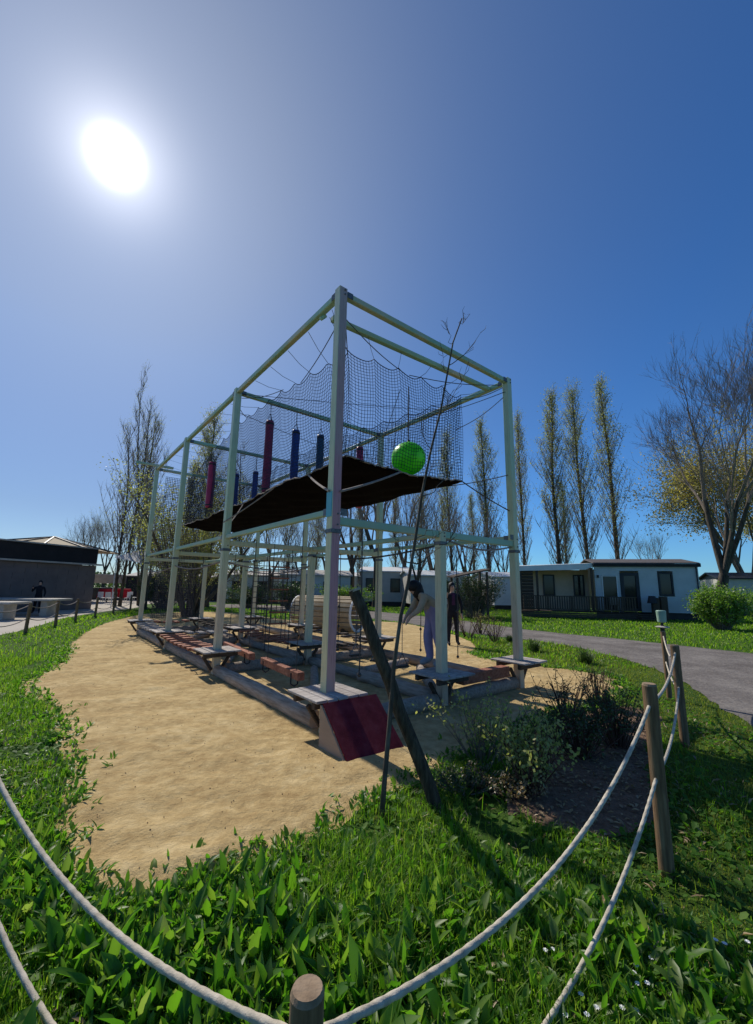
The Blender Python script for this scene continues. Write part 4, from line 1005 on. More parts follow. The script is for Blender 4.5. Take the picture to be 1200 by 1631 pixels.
side_net(NL, FL, ZB, lambda u: 5.02+.42*math.sin(math.pi*min(u*1.1, 1))*.9, 170, 30, 16, 'fine dark net face along the left side behind the bags', 120, 12, .07, lambda u: W(0.05, .3+u*10.6, H_TOP-.11))
side_net(NR, FR, ZB, lambda u: 4.98+.30*math.sin(math.pi*u), 150, 28, 14, 'fine dark net face along the far right side', 110, 12, -.07, lambda u: W(BAY-.05, .3+u*10.6, H_TOP-.11))
side_net(FL, FR, ZB, lambda u: 5.0, 34, 28, 4, 'fine dark net face closing the far end of the upper floor', 34, 12, -.05, lambda u: W(.1+u*(BAY-.3), BAY*3-.02, H_TOP-.11))
# corner cords and cables of the upper cage
cords = [((.06, .0, 5.32), (.52, .57, 4.95), 'dark cord from the front post top to the net corner'), ((.06, .05, 5.15), (.5, 2.0, 5.1), 'dark cord from the front post along the left net'), ((BAY-.06, .05, 5.3), (2.83, .4, 4.93), 'dark cord from the right corner top to the net corner'), ((BAY-.06, .0, 5.2), (2.9, 1.8, 5.0), 'dark cord from the right corner along the right net'), ((BAY-.06, .05, 5.1), (2.85, .5, 4.4), 'thin cord stretched from right corner post to the net edge'), ((.08, .1, 5.2), (1.6, .5, 5.04), 'long slack cord from the front post over the near net'), ((BAY-.1, .1, 5.36), (1.7, .5, 5.05), 'long slack cord from the right corner over the near net'), ((0, BAY+.05, 5.25), (.55, 4.6, 5.3), 'cord from the second left post into the net'), ((.08, BAY-.02, 5.3), (.6, 2.9, 5.35), 'cord from the second left post forward into the net')]
for p, q, lab in cords: rope_between(W(*p), W(*q), .007, 'ropedark', .06, 'net_cord', lab, 'cords of the upper cage')
rope_between(W(0, BAY, 5.38), W(BAY, 1.6, 5.38), .006, 'ropedark', .02, 'steel_cable', 'thin level cable crossing the upper cage', 'cables of the upper cage')
rope_between(W(.0, BAY*1.0, 5.0), W(BAY, BAY*1.25, 5.0), .006, 'ropedark', .05, 'steel_cable', 'lower thin cable crossing behind the bags', 'cables of the upper cage')

# hanging bags
def bag(a, b, ztop, length, r, mat, label, zrope=H_TOP-.13):
    p = W(a, b, 0); zb = ztop-length
    root = empty('hanging_bag', (p.x, p.y, zb), rnd.uniform(0, 3), label, 'hanging bag', 'punch bags hung from the upper beams')
    m = MB(); prof = [(0, .6), (.015, .95), (.05, 1), (length*.33, 1.02), (length*.66, 1.0), (length-.05, 1), (length-.012, .93), (length, .5)]
    m.tube([(0, 0, z) for z, _ in prof], [r*k for _, k in prof], 20); m.build('bag_body', M[mat], root, smooth=True)
    for zb_, zt_ in ((length-.10, length-.06), (.06, .09)):
        m = MB(); m.tube([(0, 0, zb_), (0, 0, zt_)], r*1.03, 20); m.build('band', M['black'], root)
    for k in range(3):
        an = k*2.094; m = MB(); m.tube([(math.cos(an)*r*.85, math.sin(an)*r*.85, length-.02), (0, 0, length+.16)], .006, 4); m.build('strap', M['black'], root)
    m = chain_mb((0, 0, 0), length+.16, zrope-zb, .05) if b < 5 else MB().tube([(0, 0, length+.16), (0, 0, zrope-zb)], .008, 4)
    m.build('chain', M['chain'], root)
bag(.72, BAY, 5.00, 1.56, .085, 'bag_red', 'long crimson hanging bag, largest in the second row')
bag(1.33, BAY, 4.95, 1.52, .085, 'bag_blue', 'blue hanging bag just right of the long crimson one')
bag(1.95, BAY, 4.99, 1.54, .085, 'bag_teal', 'dark teal hanging bag nearest the front post')
bag(3.07, BAY, 4.96, 1.52, .085, 'bag_red', 'crimson hanging bag showing only its top left of the ball')
bag(.71, BAY*2, 4.95, 1.30, .10, 'bag_red', 'crimson hanging bag in the farther row, leftmost of all')
bag(1.40, BAY*2, 4.74, 1.20, .08, 'bag_blue', 'small blue hanging bag beside the second left post')
bag(1.97, BAY*2, 4.92, 1.20, .08, 'bag_blue', 'small blue hanging bag in the farther row nearest the middle')
# green ball on the floor with its rope
def ball():
    p = W(1.72, .85, 0); c = atdepth(651, 731, p.y)
    zc = FZ+.20
    c = Vector((atdepth(651, 731, 6.62).x, 6.62, 3.70)); R0 = .285
    root = empty('green_ball', (c.x, c.y, c.z-R0), 0, 'neon green ball resting on the black floor inside the net', 'ball')
    bm = bmesh.new(); bmesh.ops.create_uvsphere(bm, u_segments=36, v_segments=24, radius=R0)
    for v in bm.verts: v.co.z = v.co.z*.97 + R0
    me = bpy.data.meshes.new('ball'); bm.to_mesh(me); bm.free(); me.materials.append(M['ball']); me.polygons.foreach_set('use_smooth', [True]*len(me.polygons))
    o = bpy.data.objects.new('ball_body', me); col.objects.link(o); o.parent = root
    m = MB(); m.tube([(0, 0, R0*2-.01), (0, 0, R0*2+.03)], [.035, .02], 10); m.build('cap', M['black'], root)
    m = MB(); m.tube([(0, 0, R0*2+.02), (0, 0, H_TOP-.5-(c.z-R0))], .010, 6); m.build('rope', M['ropedark'], root)
ball()
rope_between(W(BAY*.5, .9, 5.0), W(BAY-.5, 3.0, 5.0), .006, 'ropedark', .0, 'steel_cable', 'cable that carries the rope of the green ball', 'cables of the upper cage')

# ------------------------------------------------------------------ wooden tunnel
def tunnel():
    c0, c1 = Vector((-2.85, 16.35, .62)), Vector((-.62, 15.25, .62)); d = (c1-c0).normalized(); s = Vector((-d.y, d.x, 0)); R0 = .60; n = 22
    root = empty('wooden_tunnel', (c0+c1)/2-Vector((0, 0, .62)), 0, 'lying crawl tunnel of pale slats with round white ends behind the frame', 'tunnel')
    o = root.location
    for k in range(n):
        a = 2*math.pi*k/n; nn = s*math.cos(a)+Vector((0, 0, math.sin(a))); tt = -s*math.sin(a)+Vector((0, 0, math.cos(a)))
        Mx = Matrix((d, tt, nn)).transposed(); m = MB(); m.rbox((c0+c1)/2-o+nn*R0, ((c1-c0).length, .135, .04), .006, M=Mx); m.build('slat', M['barrel'], root)
    for c, sg in ((c0, -1), (c1, 1)):
        m = MB(); K = 28; vs = []; 
        for R1, off in ((R0+.03, 0), (R0-.06, 0), (R0-.06, .04), (R0+.03, .04)):
            for k in range(K):
                a = 2*math.pi*k/K; vs.append(c-o+d*sg*off+(s*math.cos(a)+Vector((0, 0, math.sin(a))))*R1)
        fs = []
        for q in range(4):
            for k in range(K): fs.append((q*K+k, q*K+(k+1) % K, ((q+1) % 4)*K+(k+1) % K, ((q+1) % 4)*K+k))
        m.add(vs, fs); m.build('end_ring', M['white'], root)
    for t in (.15, .5, .85):
        c = c0.lerp(c1, t); m = MB(); m.beam(c-o-s*.45+Vector((0, 0, -.56)), c-o+s*.45+Vector((0, 0, -.56)), .1, .12); m.build('cradle', M['deck'], root)
tunnel()

# ------------------------------------------------------------------ people
def skin_body(name, J, edges, parent, mats, region):
    me = bpy.data.meshes.new(name); names = list(J)
    me.from_pydata([J[k][0] for k in names], [], []); me.edges.add(len(edges))
    for i, (a, b) in enumerate(edges): me.edges[i].vertices = (names.index(a), names.index(b))
    o = bpy.data.objects.new(name, me); col.objects.link(o)
    md = o.modifiers.new('skin', 'SKIN'); md.use_smooth_shade = True
    for i, k in enumerate(names):
        rr = J[k][1]; rr = rr if hasattr(rr, '__len__') else (rr, rr)
        me.skin_vertices[0].data[i].radius = rr; me.skin_vertices[0].data[i].use_root = (k == 'pelvis')
    sd = o.modifiers.new('sub', 'SUBSURF'); sd.levels = 2; sd.render_levels = 2
    dg = bpy.context.evaluated_depsgraph_get(); ev = o.evaluated_get(dg); m2 = bpy.data.meshes.new_from_object(ev)
    o.modifiers.clear(); o.data = m2; m2.name = name
    m2.materials.clear()
    for m in mats: m2.materials.append(m)
    segs = [(Vector(J[a][0]), Vector(J[b][0]), a, b) for a, b in edges]
    for f in m2.polygons:
        c = f.center; best = None
        for p, q, a, b in segs:
            ab = q-p; t = max(0, min(1, (c-p).dot(ab)/max(ab.length_squared, 1e-9))); dd = (c-(p+ab*t)).length
            if best is None or dd < best[0]: best = (dd, a, b, t)
        f.material_index = region(best[1], best[2], best[3], c); f.use_smooth = True
    o.parent = parent; return o
def human(loc, rz, pose, label, mats, region, scale=1.0, hair=None):
    root = empty('person', loc, rz, label, 'person'); root.scale = (scale,)*3
    E = [('pelvis','belly'),('belly','chest'),('chest','neck'),('neck','head'),('head','crown')]
    for s in 'LR':
        E += [('pelvis','hip'+s),('hip'+s,'knee'+s),('knee'+s,'ankle'+s),('ankle'+s,'toe'+s),('chest','sh'+s),('sh'+s,'el'+s),('el'+s,'wr'+s),('wr'+s,'hand'+s)]
        for k in range(5):
            a = f'f{k}{s}'; h, w = Vector(pose['hand'+s][0]), Vector(pose['wr'+s][0]); d = (h-w).normalized(); sd = d.cross(Vector((.3, 1, .1))).normalized()
            pose[a] = (tuple(h + d*(.06 if k else .02) + sd*((k-2)*.016 if k else .04)), .0075); E.append(('hand'+s, a))
    skin_body('body', pose, E, root, mats, region)
    if hair: hair(root)
    return root
# facing -Y in local space
def hairball(parts, mat='hair'):
    def f(root):
        bm = bmesh.new()
        for c, s in parts:
            r = bmesh.ops.create_icosphere(bm, subdivisions=3, radius=1)
            for v in r['verts']:
                j = 1+.05*math.sin(v.co.x*13+v.co.z*5)*math.sin(v.co.y*11)
                v.co = Vector((v.co.x*s[0]*j, v.co.y*s[1]*j, v.co.z*s[2]))+Vector(c)
        me = bpy.data.meshes.new('hair'); bm.to_mesh(me); bm.free(); me.materials.append(M[mat]); me.polygons.foreach_set('use_smooth', [True]*len(me.polygons))
        o = bpy.data.objects.new('hair', me); col.objects.link(o); o.parent = root
    return f
def face(root, c, s=1.0):
    m = MB(); m.tube([Vector(c)+Vector((0, -.085*s, .01)), Vector(c)+Vector((0, -.108*s, -.018))], [.006, .014], 6); m.build('nose', M['skin'], root, smooth=True)
    for x in (-.032, .032):
        m = MB(); m.tube([Vector(c)+Vector((x*s, -.074*s, .02)), Vector(c)+Vector((x*s, -.086*s, .02))], [.012, .007], 8); m.build('eye', M['hair'], root)
# child leaning forward on the short-post platform
pc = {'pelvis': ((0, .06, .80), (.14, .125)), 'belly': ((0, .0, .91), (.135, .125)), 'chest': ((0, -.11, 1.01), (.15, .13)), 'neck': ((0, -.22, 1.06), (.05, .05)), 'head': ((0, -.27, 1.11), (.075, .08)), 'crown': ((0, -.29, 1.17), (.07, .075))}
for s, x in (('L', 1), ('R', -1)):
    st = .05*x
    pc.update({'hip'+s: ((.075*x, .05, .74), (.10, .105)), 'knee'+s: ((.08*x, .02+st, .42), (.078, .08)), 'ankle'+s: ((.085*x, .09+st*1.5, .10), (.062, .066)), 'toe'+s: ((.09*x, -.08+st*1.5, .038), (.042, .034)),
               'sh'+s: ((.16*x, -.15, 1.02), (.062, .062)), 'el'+s: ((.18*x, -.24, .83), (.05, .05)), 'wr'+s: ((.10*x, -.36, .72), (.026, .026)), 'hand'+s: ((.08*x, -.39, .66), (.026, .018))})
def reg_child(a, b, t, c):
    if a.startswith('ankle') or (b.startswith('ankle') and t > .93): return 3
    if a.startswith(('hip', 'knee')) or b.startswith('hip') or (a == 'pelvis' and t < .35): return 1
    if a in ('belly', 'pelvis') or b == 'neck' and t < .7: return 2
    if (b.startswith('sh') or b.startswith('el') or (b.startswith('wr') and t < .75)): return 2
    return 0
cl_ = G(688, 1063, .45)
ch = human((cl_.x, cl_.y+.03, .452), rad(-78), pc, 'child in lilac trousers and beige top leaning forward on the platform', [M['skin'], M['lilac'], M['beigetop'], M['shoe']], reg_child, 1.0,
      hairball([((0, -.262, 1.165), (.098, .108, .098)), ((0, -.215, 1.11), (.105, .085, .13)), ((0, -.175, 1.07), (.085, .06, .10)), ((.0, -.19, 1.03), (.07, .05, .09))]))
face(ch, (0, -.29, 1.10))
# adult in black beyond the frame
pa = {'pelvis': ((0, 0, .95), (.14, .11)), 'belly': ((0, 0, 1.10), (.135, .105)), 'chest': ((0, -.01, 1.32), (.155, .115)), 'neck': ((0, -.01, 1.50), (.052, .052)), 'head': ((0, -.02, 1.60), (.075, .088)), 'crown': ((0, -.01, 1.70), (.07, .08))}
for s, x in (('L', 1), ('R', -1)):
    pa.update({'hip'+s: ((.085*x, 0, .88), (.095, .10)), 'knee'+s: ((.11*x, -.02*x, .48), (.065, .068)), 'ankle'+s: ((.14*x, .03*x, .09), (.045, .05)), 'toe'+s: ((.155*x, -.15+.03*x, .04), (.042, .035)),
               'sh'+s: ((.19*x, 0, 1.40), (.06, .06))})
pa.update({'elL': ((.27, .02, 1.12), (.047, .047)), 'wrL': ((.25, -.06, .88), (.033, .033)), 'handL': ((.25, -.08, .79), (.035, .022)),
           'elR': ((-.30, -.05, 1.16), (.047, .047)), 'wrR': ((-.24, -.22, 1.34), (.032, .032)), 'handR': ((-.23, -.26, 1.42), (.033, .022))})
def reg_adult(a, b, t, c):
    if a.startswith('ankle'): return 1
    if a in ('neck', 'head') or (b == 'neck' and t > .8): return 0
    if a.startswith(('wr', 'hand')): return 0
    if a in ('chest', 'belly') and abs(c.x) < .06 and c.y < -.05: return 2
    return 1
ad = human(G(722, 1028), rad(8), pa, 'person in black jacket and trousers standing beyond the short middle post', [M['skin'], M['blackcloth'], M['plumcloth']], reg_adult, 1.0,
      hairball([((0, .03, 1.66), (.095, .10, .12)), ((0, .06, 1.58), (.09, .06, .12))]))
face(ad, (0, -.03, 1.62))
# person behind the concrete tables
pb = {k: (v[0], v[1]) for k, v in pa.items()}
pt_ = hz(63, 21.5)
pd = human((pt_.x, pt_.y, 0.01), rad(25), pb, 'person in dark clothes standing against the slate wall behind the tables', [M['skin'], M['blackcloth'], M['blackcloth']], lambda a, b, t, c: 1 if not (a in ('neck', 'head') or a.startswith('wr')) else 0, .93, hairball([((0, .03, 1.66), (.095, .10, .12))]))

# ------------------------------------------------------------------ sapling and its leaning stake
def stake():
    b, t = Vector((.50, 3.38, -.05)), Vector((-.165, 3.47, 1.57)); root = empty('leaning_stake', (b.x, b.y, 0), 0, 'thick dark weathered stake leaning left in front of the frame', 'stake')
    m = MB(); r = random.Random(9); pts = [b.lerp(t, i/9)+Vector((r.gauss(0, .006), r.gauss(0, .006), 0)) for i in range(10)]
    m.tube(pts, [.052, .051, .050, .049, .050, .049, .048, .049, .047, .046], 14)
    m.build('pole', M['stake'], root, world=True, smooth=False)
    m = MB(); d = (t-b).normalized(); m.tube([t-d*.01, t+d*.012], [.050, .047], 14); m.build('cut_end', M['logend'], root, world=True)
stake()
def sapling():
    r = random.Random(21); b = Vector((.07, 3.25, 0)); px = [(608,1305),(613,1240),(621,1150),(628,1060),(638,985),(651,925),(661,865),(672,790),(686,720),(703,650),(712,600),(722,545),(736,507)]
    pts = [atdepth(x, y, 3.25+.02*i) for i, (x, y) in enumerate(px)]; pts[0].z = -.02
    n = len(pts); rs = [.020-.0145*(i/(n-1))**.9 for i in range(n)]
    root = empty('sapling', (b.x, b.y, 0), 0, 'thin bare sapling rising to the top beams beside the leaning stake', 'tree')
    m = MB(); m.tube(pts, rs, 9); m.build('trunk', M['saplingbark'], root, world=True, smooth=True)
    br = MB()
    def brn(p, q, r0, seed):
        rr = random.Random(seed); k = 5; ps = []
        for i in range(k+1):
            t = i/k; c = p.lerp(q, t)+Vector((rr.gauss(0, .012), rr.gauss(0, .02), -.05*math.sin(math.pi*t)+rr.gauss(0, .01))); ps.append(c)
        ps[0] = p; br.tube(ps, [r0*(1-.7*i/k) for i in range(k+1)], 5)
        for j in range(5):
            t = rr.uniform(.35, 1); i = min(int(t*k), k-1); s = ps[i].lerp(ps[i+1], t*k-i); d = (q-p).normalized()+rvec(rr, .5)+Vector((0, 0, .3))
            br.tube([s, s+d*.05, s+d*.05+rvec(rr, .015)+Vector((0, 0, .03))], [.0025, .002, .001], 3)
    def A(x, y, dy=0): return atdepth(x, y, 3.35+dy)
    brn(A(655, 897), A(633, 862, -.1), .006, 1); brn(A(654, 895), A(700, 868, .1), .007, 2); brn(A(700, 868, .1), A(728, 835, .15), .004, 3); brn(A(656, 890), A(690, 850, -.1), .004, 4)
    brn(A(715, 582), A(768, 527, .1), .0045, 5); brn(A(722, 545), A(712, 520, -.05), .003, 6); brn(A(700, 662), A(722, 620, -.1), .004, 7); brn(A(672, 790), A(715, 752, .2), .005, 8); brn(A(686, 720), A(668, 660, .1), .004, 9); brn(A(700, 655), A(745, 590, -.15), .004, 10)
    brn(A(660, 860), A(700, 812, .1), .004, 11); brn(A(715, 590), A(703, 560, .1), .003, 12); brn(A(733, 512), A(742, 500, 0), .003, 13)
    o = br.build('branches', M['saplingbark'], root, world=True)
sapling()

# ------------------------------------------------------------------ rope fence
def twisted_rope(pts, r0=.0105, pitch=.05, step=.008, strands=3, nn=12):
    P = [Vector(p) for p in pts]; m = MB(); acc = 0; fine = [P[0]]
    for i in range(len(P)-1):
        k = max(1, int((P[i+1]-P[i]).length/step))
        for j in range(1, k+1): fine.append(P[i].lerp(P[i+1], j/k))
    n = nn; vs = []; prev = None; s = 0
    for i, p in enumerate(fine):
        d = (fine[min(i+1, len(fine)-1)]-fine[max(i-1, 0)]).normalized()
        u = (d.orthogonal() if prev is None else prev-d*prev.dot(d)).normalized(); prev = u; w = d.cross(u)
        if i: s += (p-fine[i-1]).length
        ph = 2*math.pi*s/pitch/1.0
        for k in range(n):
            a = 2*math.pi*k/n; rr = r0*(.86+.17*abs(math.cos(strands*(a-ph/strands)/2)))
            vs.append(p+(u*math.cos(a)+w*math.sin(a))*rr)
    fs = [(i*n+k, i*n+(k+1) % n, (i+1)*n+(k+1) % n, (i+1)*n+k) for i in range(len(fine)-1) for k in range(n)]
    m.add(vs, fs); return m
def sagrope(p, q, sag, n=26): return [Vector(p).lerp(Vector(q), t/n)+Vector((0, 0, -4*sag*(t/n)*(1-t/n))) for t in range(n+1)]
def fence_post(loc, h, r, label, lean=(0, 0), group='round wooden posts of the rope fence'):
    root = empty('fence_post', (loc[0], loc[1], 0), 0, label, 'fence post', group)
    m = MB(); rr = random.Random(int(loc[0]*100)); n = 20; zs = [-.05, h*.3, h*.6, h-.012]; rads = [r*1.02, r*1.0, r*.99, r]
    m.tube([(lean[0]*z, lean[1]*z, z) for z in zs], rads, n, cap=False); m.build('shaft', M['post'], root, smooth=True)
    m = MB(); m.tube([(lean[0]*h, lean[1]*h, h-.012), (lean[0]*h, lean[1]*h, h)], [r, r*.88], n); m.build('cut_top', M['posttop'], root)
    return root
PF = Vector((-.14, 1.13, 0)); PL = Vector((-2.3, 2.5, 0)); P1 = Vector((1.70, 2.71, 0)); P2 = Vector((3.28, 4.72, 0)); P3 = Vector((4.45, 6.63, 0))
fence_post(PF, .695, .039, 'nearest fence post, only its top showing at the bottom edge')
fence_post(PL, 1.03, .042, 'fence post just beyond the left edge of the view')
fence_post(P1, 1.04, .040, 'tall brown fence post standing in the grass at right')
fence_post(P2, 1.03, .042, 'second fence post at right, beside the gravel path')
fence_post(P3, 1.00, .036, 'third fence post at right, carrying the pale green cup lantern')
zz = Vector((0, 0, 1))
def fr(p, zp, q, zq, sag, label, st=.008, rr=.0105, nn=12):
    m = twisted_rope(sagrope(p+zz*zp, q+zz*zq, sag), rr, .055, st, 3, nn); wthing('fence_rope', m, 'rope', p+zz*zp, label, 'rope', 'white ropes of the fence', True)
fr(PF, .60, P1, .93, .25, 'upper white rope sagging from the nearest post up to the brown post')
fr(PF, .22, P1, .53, .30, 'lower white rope reaching the brown post at right')
fr(PF, .60, PL, .95, .255, 'upper white rope sagging across the lower left foreground')
fr(PF, .25, PL, .55, .30, 'lower white rope at the bottom left corner')
fr(P1, .93, P2, .95, .09, 'upper white rope between the brown post and the second post', .02)
fr(P1, .53, P2, .60, .12, 'lower white rope between the brown post and the second post', .02)
fr(P2, .95, P3, .93, .16, 'upper white rope between the second and third posts', .02)
fr(P2, .60, P3, .55, .10, 'lower white rope between the second and third posts', .02)
# green cup lantern on the third post
lt = empty('lantern', (P3.x, P3.y, 1.0), 0, 'pale green cup lantern standing on the third fence post', 'lantern')
m = MB(); m.tube([(0, 0, 0), (0, 0, .05)], .03, 10); m.build('stem', M['black'], lt)
m = MB(); m.tube([(0, 0, .05), (0, 0, .062), (0, 0, .075)], [.09, .10, .06], 16); m.build('saucer', M['concrete'], lt)
m = MB(); m.tube([(0, 0, .11), (0, 0, .13)], .02, 8); m.tube([(0, 0, .075), (0, 0, .11)], .02, 8); m.build('neck', M['black'], lt)
m = MB(); m.tube([(0, 0, .13), (0, 0, .14), (0, 0, .30), (0, 0, .31)], [.05, .06, .068, .060], 18); m.build('cup', M['green_cup'], lt, smooth=False)
# far left rope fence
LP = [(-10.3, 11.3), (-10.99, 13.58), (-11.73, 15.8), (-12.31, 17.65), (-13.05, 19.98), (-13.7, 22.4), (-14.2, 24.8)]
ll = ['left court fence post just outside the view', 'leftmost visible fence post by the court', 'second fence post by the court from the left', 'third fence post by the court from the left', 'fourth fence post by the court from the left', 'fifth fence post by the court, near the building corner', 'farthest fence post by the court']
for i, (x, y) in enumerate(LP): fence_post((x, y), .92, .05, ll[i], (.03*math.sin(i*2), 0), 'dark posts of the fence beside the court')
for i in range(len(LP)-1):
    p, q = Vector((*LP[i], 0)), Vector((*LP[i+1], 0)); m = MB(); m.tube(sagrope(p+zz*.85, q+zz*.85, .14, 10), .014, 5); m.tube(sagrope(p+zz*.45, q+zz*.45, .14, 10), .014, 5)
    wthing('fence_rope', m, 'ropetan', p+zz*.85, 'pair of slack ropes running back from the ' + ['post outside the view', 'leftmost visible court post', 'second court post', 'third court post', 'fourth court post', 'fifth court post'][i], 'rope', 'ropes of the fence beside the court')

# ------------------------------------------------------------------ mobile home with deck
def lap_wall(mb, x0, x1, y, z0, z1, pitch=.15, lap=.018, holes=()):
    # horizontal lapped boards facing -y, split round openings
    z = z0
    while z < z1-.01:
        ze = min(z+pitch, z1); xs = [(x0, x1)]
        for (hx0, hx1, hz0, hz1) in holes:
            if ze > hz0+.02 and z < hz1-.02:
                nx = []
                for a, b in xs:
                    if hx1 <= a or hx0 >= b: nx.append((a, b))
                    else:
                        if hx0 > a: nx.append((a, hx0))
                        if hx1 < b: nx.append((hx1, b))
                xs = nx
        for a, b in xs:
            mb.add([(a, y-lap, z), (b, y-lap, z), (b, y, ze), (a, y, ze), (a, y+.05, z), (b, y+.05, z), (b, y+.05, ze), (a, y+.05, ze)], [(0,1,2,3),(0,4,5,1),(3,2,6,7),(0,3,7,4),(1,5,6,2),(4,7,6,5)])
        z = ze
def window(parent, x0, x1, z0, z1, y, name='window', frame='trim', fw=.07, mull=0, hmull=0):
    m = MB(); d = .07
    for (a, b, c, e) in ((x0, x1, z1-fw, z1), (x0, x1, z0, z0+fw), (x0, x0+fw, z0+fw+.001, z1-fw-.001), (x1-fw, x1, z0+fw+.001, z1-fw-.001)):
        m.box(((a+b)/2, y-.012, (c+e)/2), (b-a, d, e-c))
    for k in range(mull):
        xx = x0+(x1-x0)*(k+1)/(mull+1); m.box((xx, y-.008, (z0+z1)/2), (.035, d*.7, z1-z0-2*fw-.004))
    for k in range(hmull):
        zq = z0+(z1-z0)*(k+1)/(hmull+1); m.box(((x0+x1)/2, y-.006, zq), (x1-x0-2*fw-.004, d*.6, .03))
    f = m.build(name, M[frame], parent)
    g = MB(); g.box(((x0+x1)/2, y+.02, (z0+z1)/2), (x1-x0-2*fw+.02, .012, z1-z0-2*fw+.02)); g.build('pane', M['glass'], f)
    return f
home = empty('mobile_home', (8.9, 26.0, 0), rad(-13.9), 'pale grey sided mobile home with roofed wooden deck beside the path', 'mobile home')
LH, DH = 9.58, 4.0
m = MB(); lap_wall(m, 4.25, LH, 0, .42, 3.02, .13, .016, [(4.62, 5.45, .42, 2.5), (5.60, 6.60, .42, 2.66), (7.56, 8.34, 1.34, 2.70)])
m.box((LH+.02, DH/2, 1.72), (.04, DH+.04, 2.6)); m.box(((4.3+LH)/2, DH, 1.72), (LH-4.3, .05, 2.6)); m.build('wall', M['siding'], home)
m = MB(); m.box((6.0, .4, 1.55), (3.2, .02, 2.2)); m.build('inner_wall', M['trim'], home)
m = MB(); m.box((2.15, 1.5, 1.55), (4.2, .08, 2.6)); m.box((.04, 2.7, 1.55), (.06, 2.4, 2.6)); m.build('recessed_wall', M['beige'], home)
m = MB(); m.box((LH/2+2.1, .12, .21), (LH-4.3, .05, .42)); m.box((LH, DH/2, .21), (.05, DH-.2, .42)); m.build('skirt', M['trim'], home)
# main roof: low slope, dark fascia
m = MB(); x0, x1 = 4.2, LH+.12
m.box(((x0+x1)/2, -.10, 3.08), (x1-x0, .05, .17)); m.box((x1+.01, DH/2, 3.1), (.05, DH+.3, .2)); m.build('fascia', M['trim'], home)
m = MB()
for k in range(27):
    xa = x0+(x1-x0)*k/27; xb = x0+(x1-x0)*(k+1)/27-.012
    m.add([(xa, -.14, 3.18), (xb, -.14, 3.18), (xb, DH*.5, 3.52), (xa, DH*.5, 3.52), (xa, -.14, 3.235), (xb, -.14, 3.235), (xb, DH*.5, 3.58), (xa, DH*.5, 3.58)], [(0,3,2,1),(4,5,6,7),(0,1,5,4),(1,2,6,5),(2,3,7,6),(3,0,4,7)])
    m.add([(xa, DH*.5+.005, 3.52), (xb, DH*.5+.005, 3.52), (xb, DH+.15, 3.18), (xa, DH+.15, 3.18), (xa, DH*.5+.005, 3.58), (xb, DH*.5+.005, 3.58), (xb, DH+.15, 3.235), (xa, DH+.15, 3.235)], [(0,3,2,1),(4,5,6,7),(0,1,5,4),(1,2,6,5),(2,3,7,6),(3,0,4,7)])
m.build('roof', M['roof'], home)
# terrace canopy
m = MB(); m.add([(-.25, -.35, 2.70), (3.7, -.35, 2.80), (4.19, -.02, 2.98), (4.19, 2.6, 3.0), (-.25, 2.6, 2.85), (-.25, -.35, 2.99), (3.7, -.35, 3.16), (4.22, -.02, 3.22), (4.22, 2.6, 3.34), (-.25, 2.6, 3.17)], [(0,4,3,2,1),(5,6,7,8,9),(0,1,6,5),(1,2,7,6),(2,3,8,7),(3,4,9,8),(4,0,5,9)])
m.build('canopy', M['white'], home)
window(home, 1.55, 2.25, 1.20, 2.55, 1.44); window(home, 3.35, 3.98, 1.2, 2.55, 1.44, hmull=2)
w_ = window(home, 4.62, 5.45, .45, 2.48, -.01, 'door', 'white', .05)
window(home, 5.62, 6.58, .45, 2.64, -.01, 'door', 'trim', .17)
window(home, 7.58, 8.32, 1.36, 2.68, -.01, frame='trim', fw=.09)
m = MB(); m.box((4.42, -.06, 2.42), (.09, .1, .16)); m.build('wall_lamp', M['black'], home)
for k in range(13):   # stacked round logs at the deck's left end
    m = MB(); m.tube([(.0, -.1, .28+k*.205), (.78, -.1, .28+k*.205)], .095, 9); m.build('log', M['deck'], home)
for x in (.05, 1.0, 4.05):
    m = MB(); m.box((x, -.22, 1.62), (.12, .12, 2.6)); m.build('canopy_post', M['deck'], home)
m = MB()
for k in range(11): m.box((3.1, -.02-.15*k+.75, .36), (6.2, .138, .03))
m.build('deck_floor', M['deck'], home)
m = MB()
for k in range(3): m.box((3.15, -.93, .08+k*.10), (6.3, .03, .09))
m.build('deck_skirt', M['deck'], home)
m = MB(); m.box((3.1, -.88, 1.24), (6.0, .09, .05)); m.box((3.1, -.88, .50), (6.0, .05, .06)); m.build('rail', M['deck'], home)
for k in range(46):
    x = .15+k*.13; m = MB(); m.box((x, -.90, .86), (.075 if k % 10 else .12, .022 if k % 10 else .1, .72 if k % 10 else .82)); m.build('baluster', M['deck'], home)
for (x, h0) in ((7.05, 1.25), (7.45, 1.32)):
    m = MB(); m.box((x, -.75, h0/2), (.32, .32, h0)); m.build('planter_box', M['deck'], home)
m = MB(); m.tube([(6.9, -.8, .95), (6.9, -.8, 1.35)], [.26, .16], 12); m.build('grill_cover', M['black'], home)
def chair(loc, rz, label, matn='white', s=1.0):
    r = empty('garden_chair', loc, rz, label, 'chair', 'garden chairs')
    m = MB(); m.rbox((0, 0, .44), (.44, .44, .03), .01); m.build('seat', M[matn], r)
    m = MB(); m.rbox((0, .21, .68), (.42, .03, .42), .01); m.build('backrest', M[matn], r)
    for a in (-.19, .19):
        for b in (-.19, .19):
            m = MB(); m.beam((a, b, 0), (a*.95, b*.95, .43), .03, .03); m.build('leg', M[matn], r)
    r.scale = (s,)*3
m = MB(); m.tube([(4.2, -.16, 3.13), (LH+.1, -.16, 3.13)], .045, 8); m.build('gutter', M['trim'], home)
m = MB(); m.tube([(LH-.06, -.06, 3.1), (LH-.06, -.06, .3)], .03, 8); m.build('downpipe', M['trim'], home)
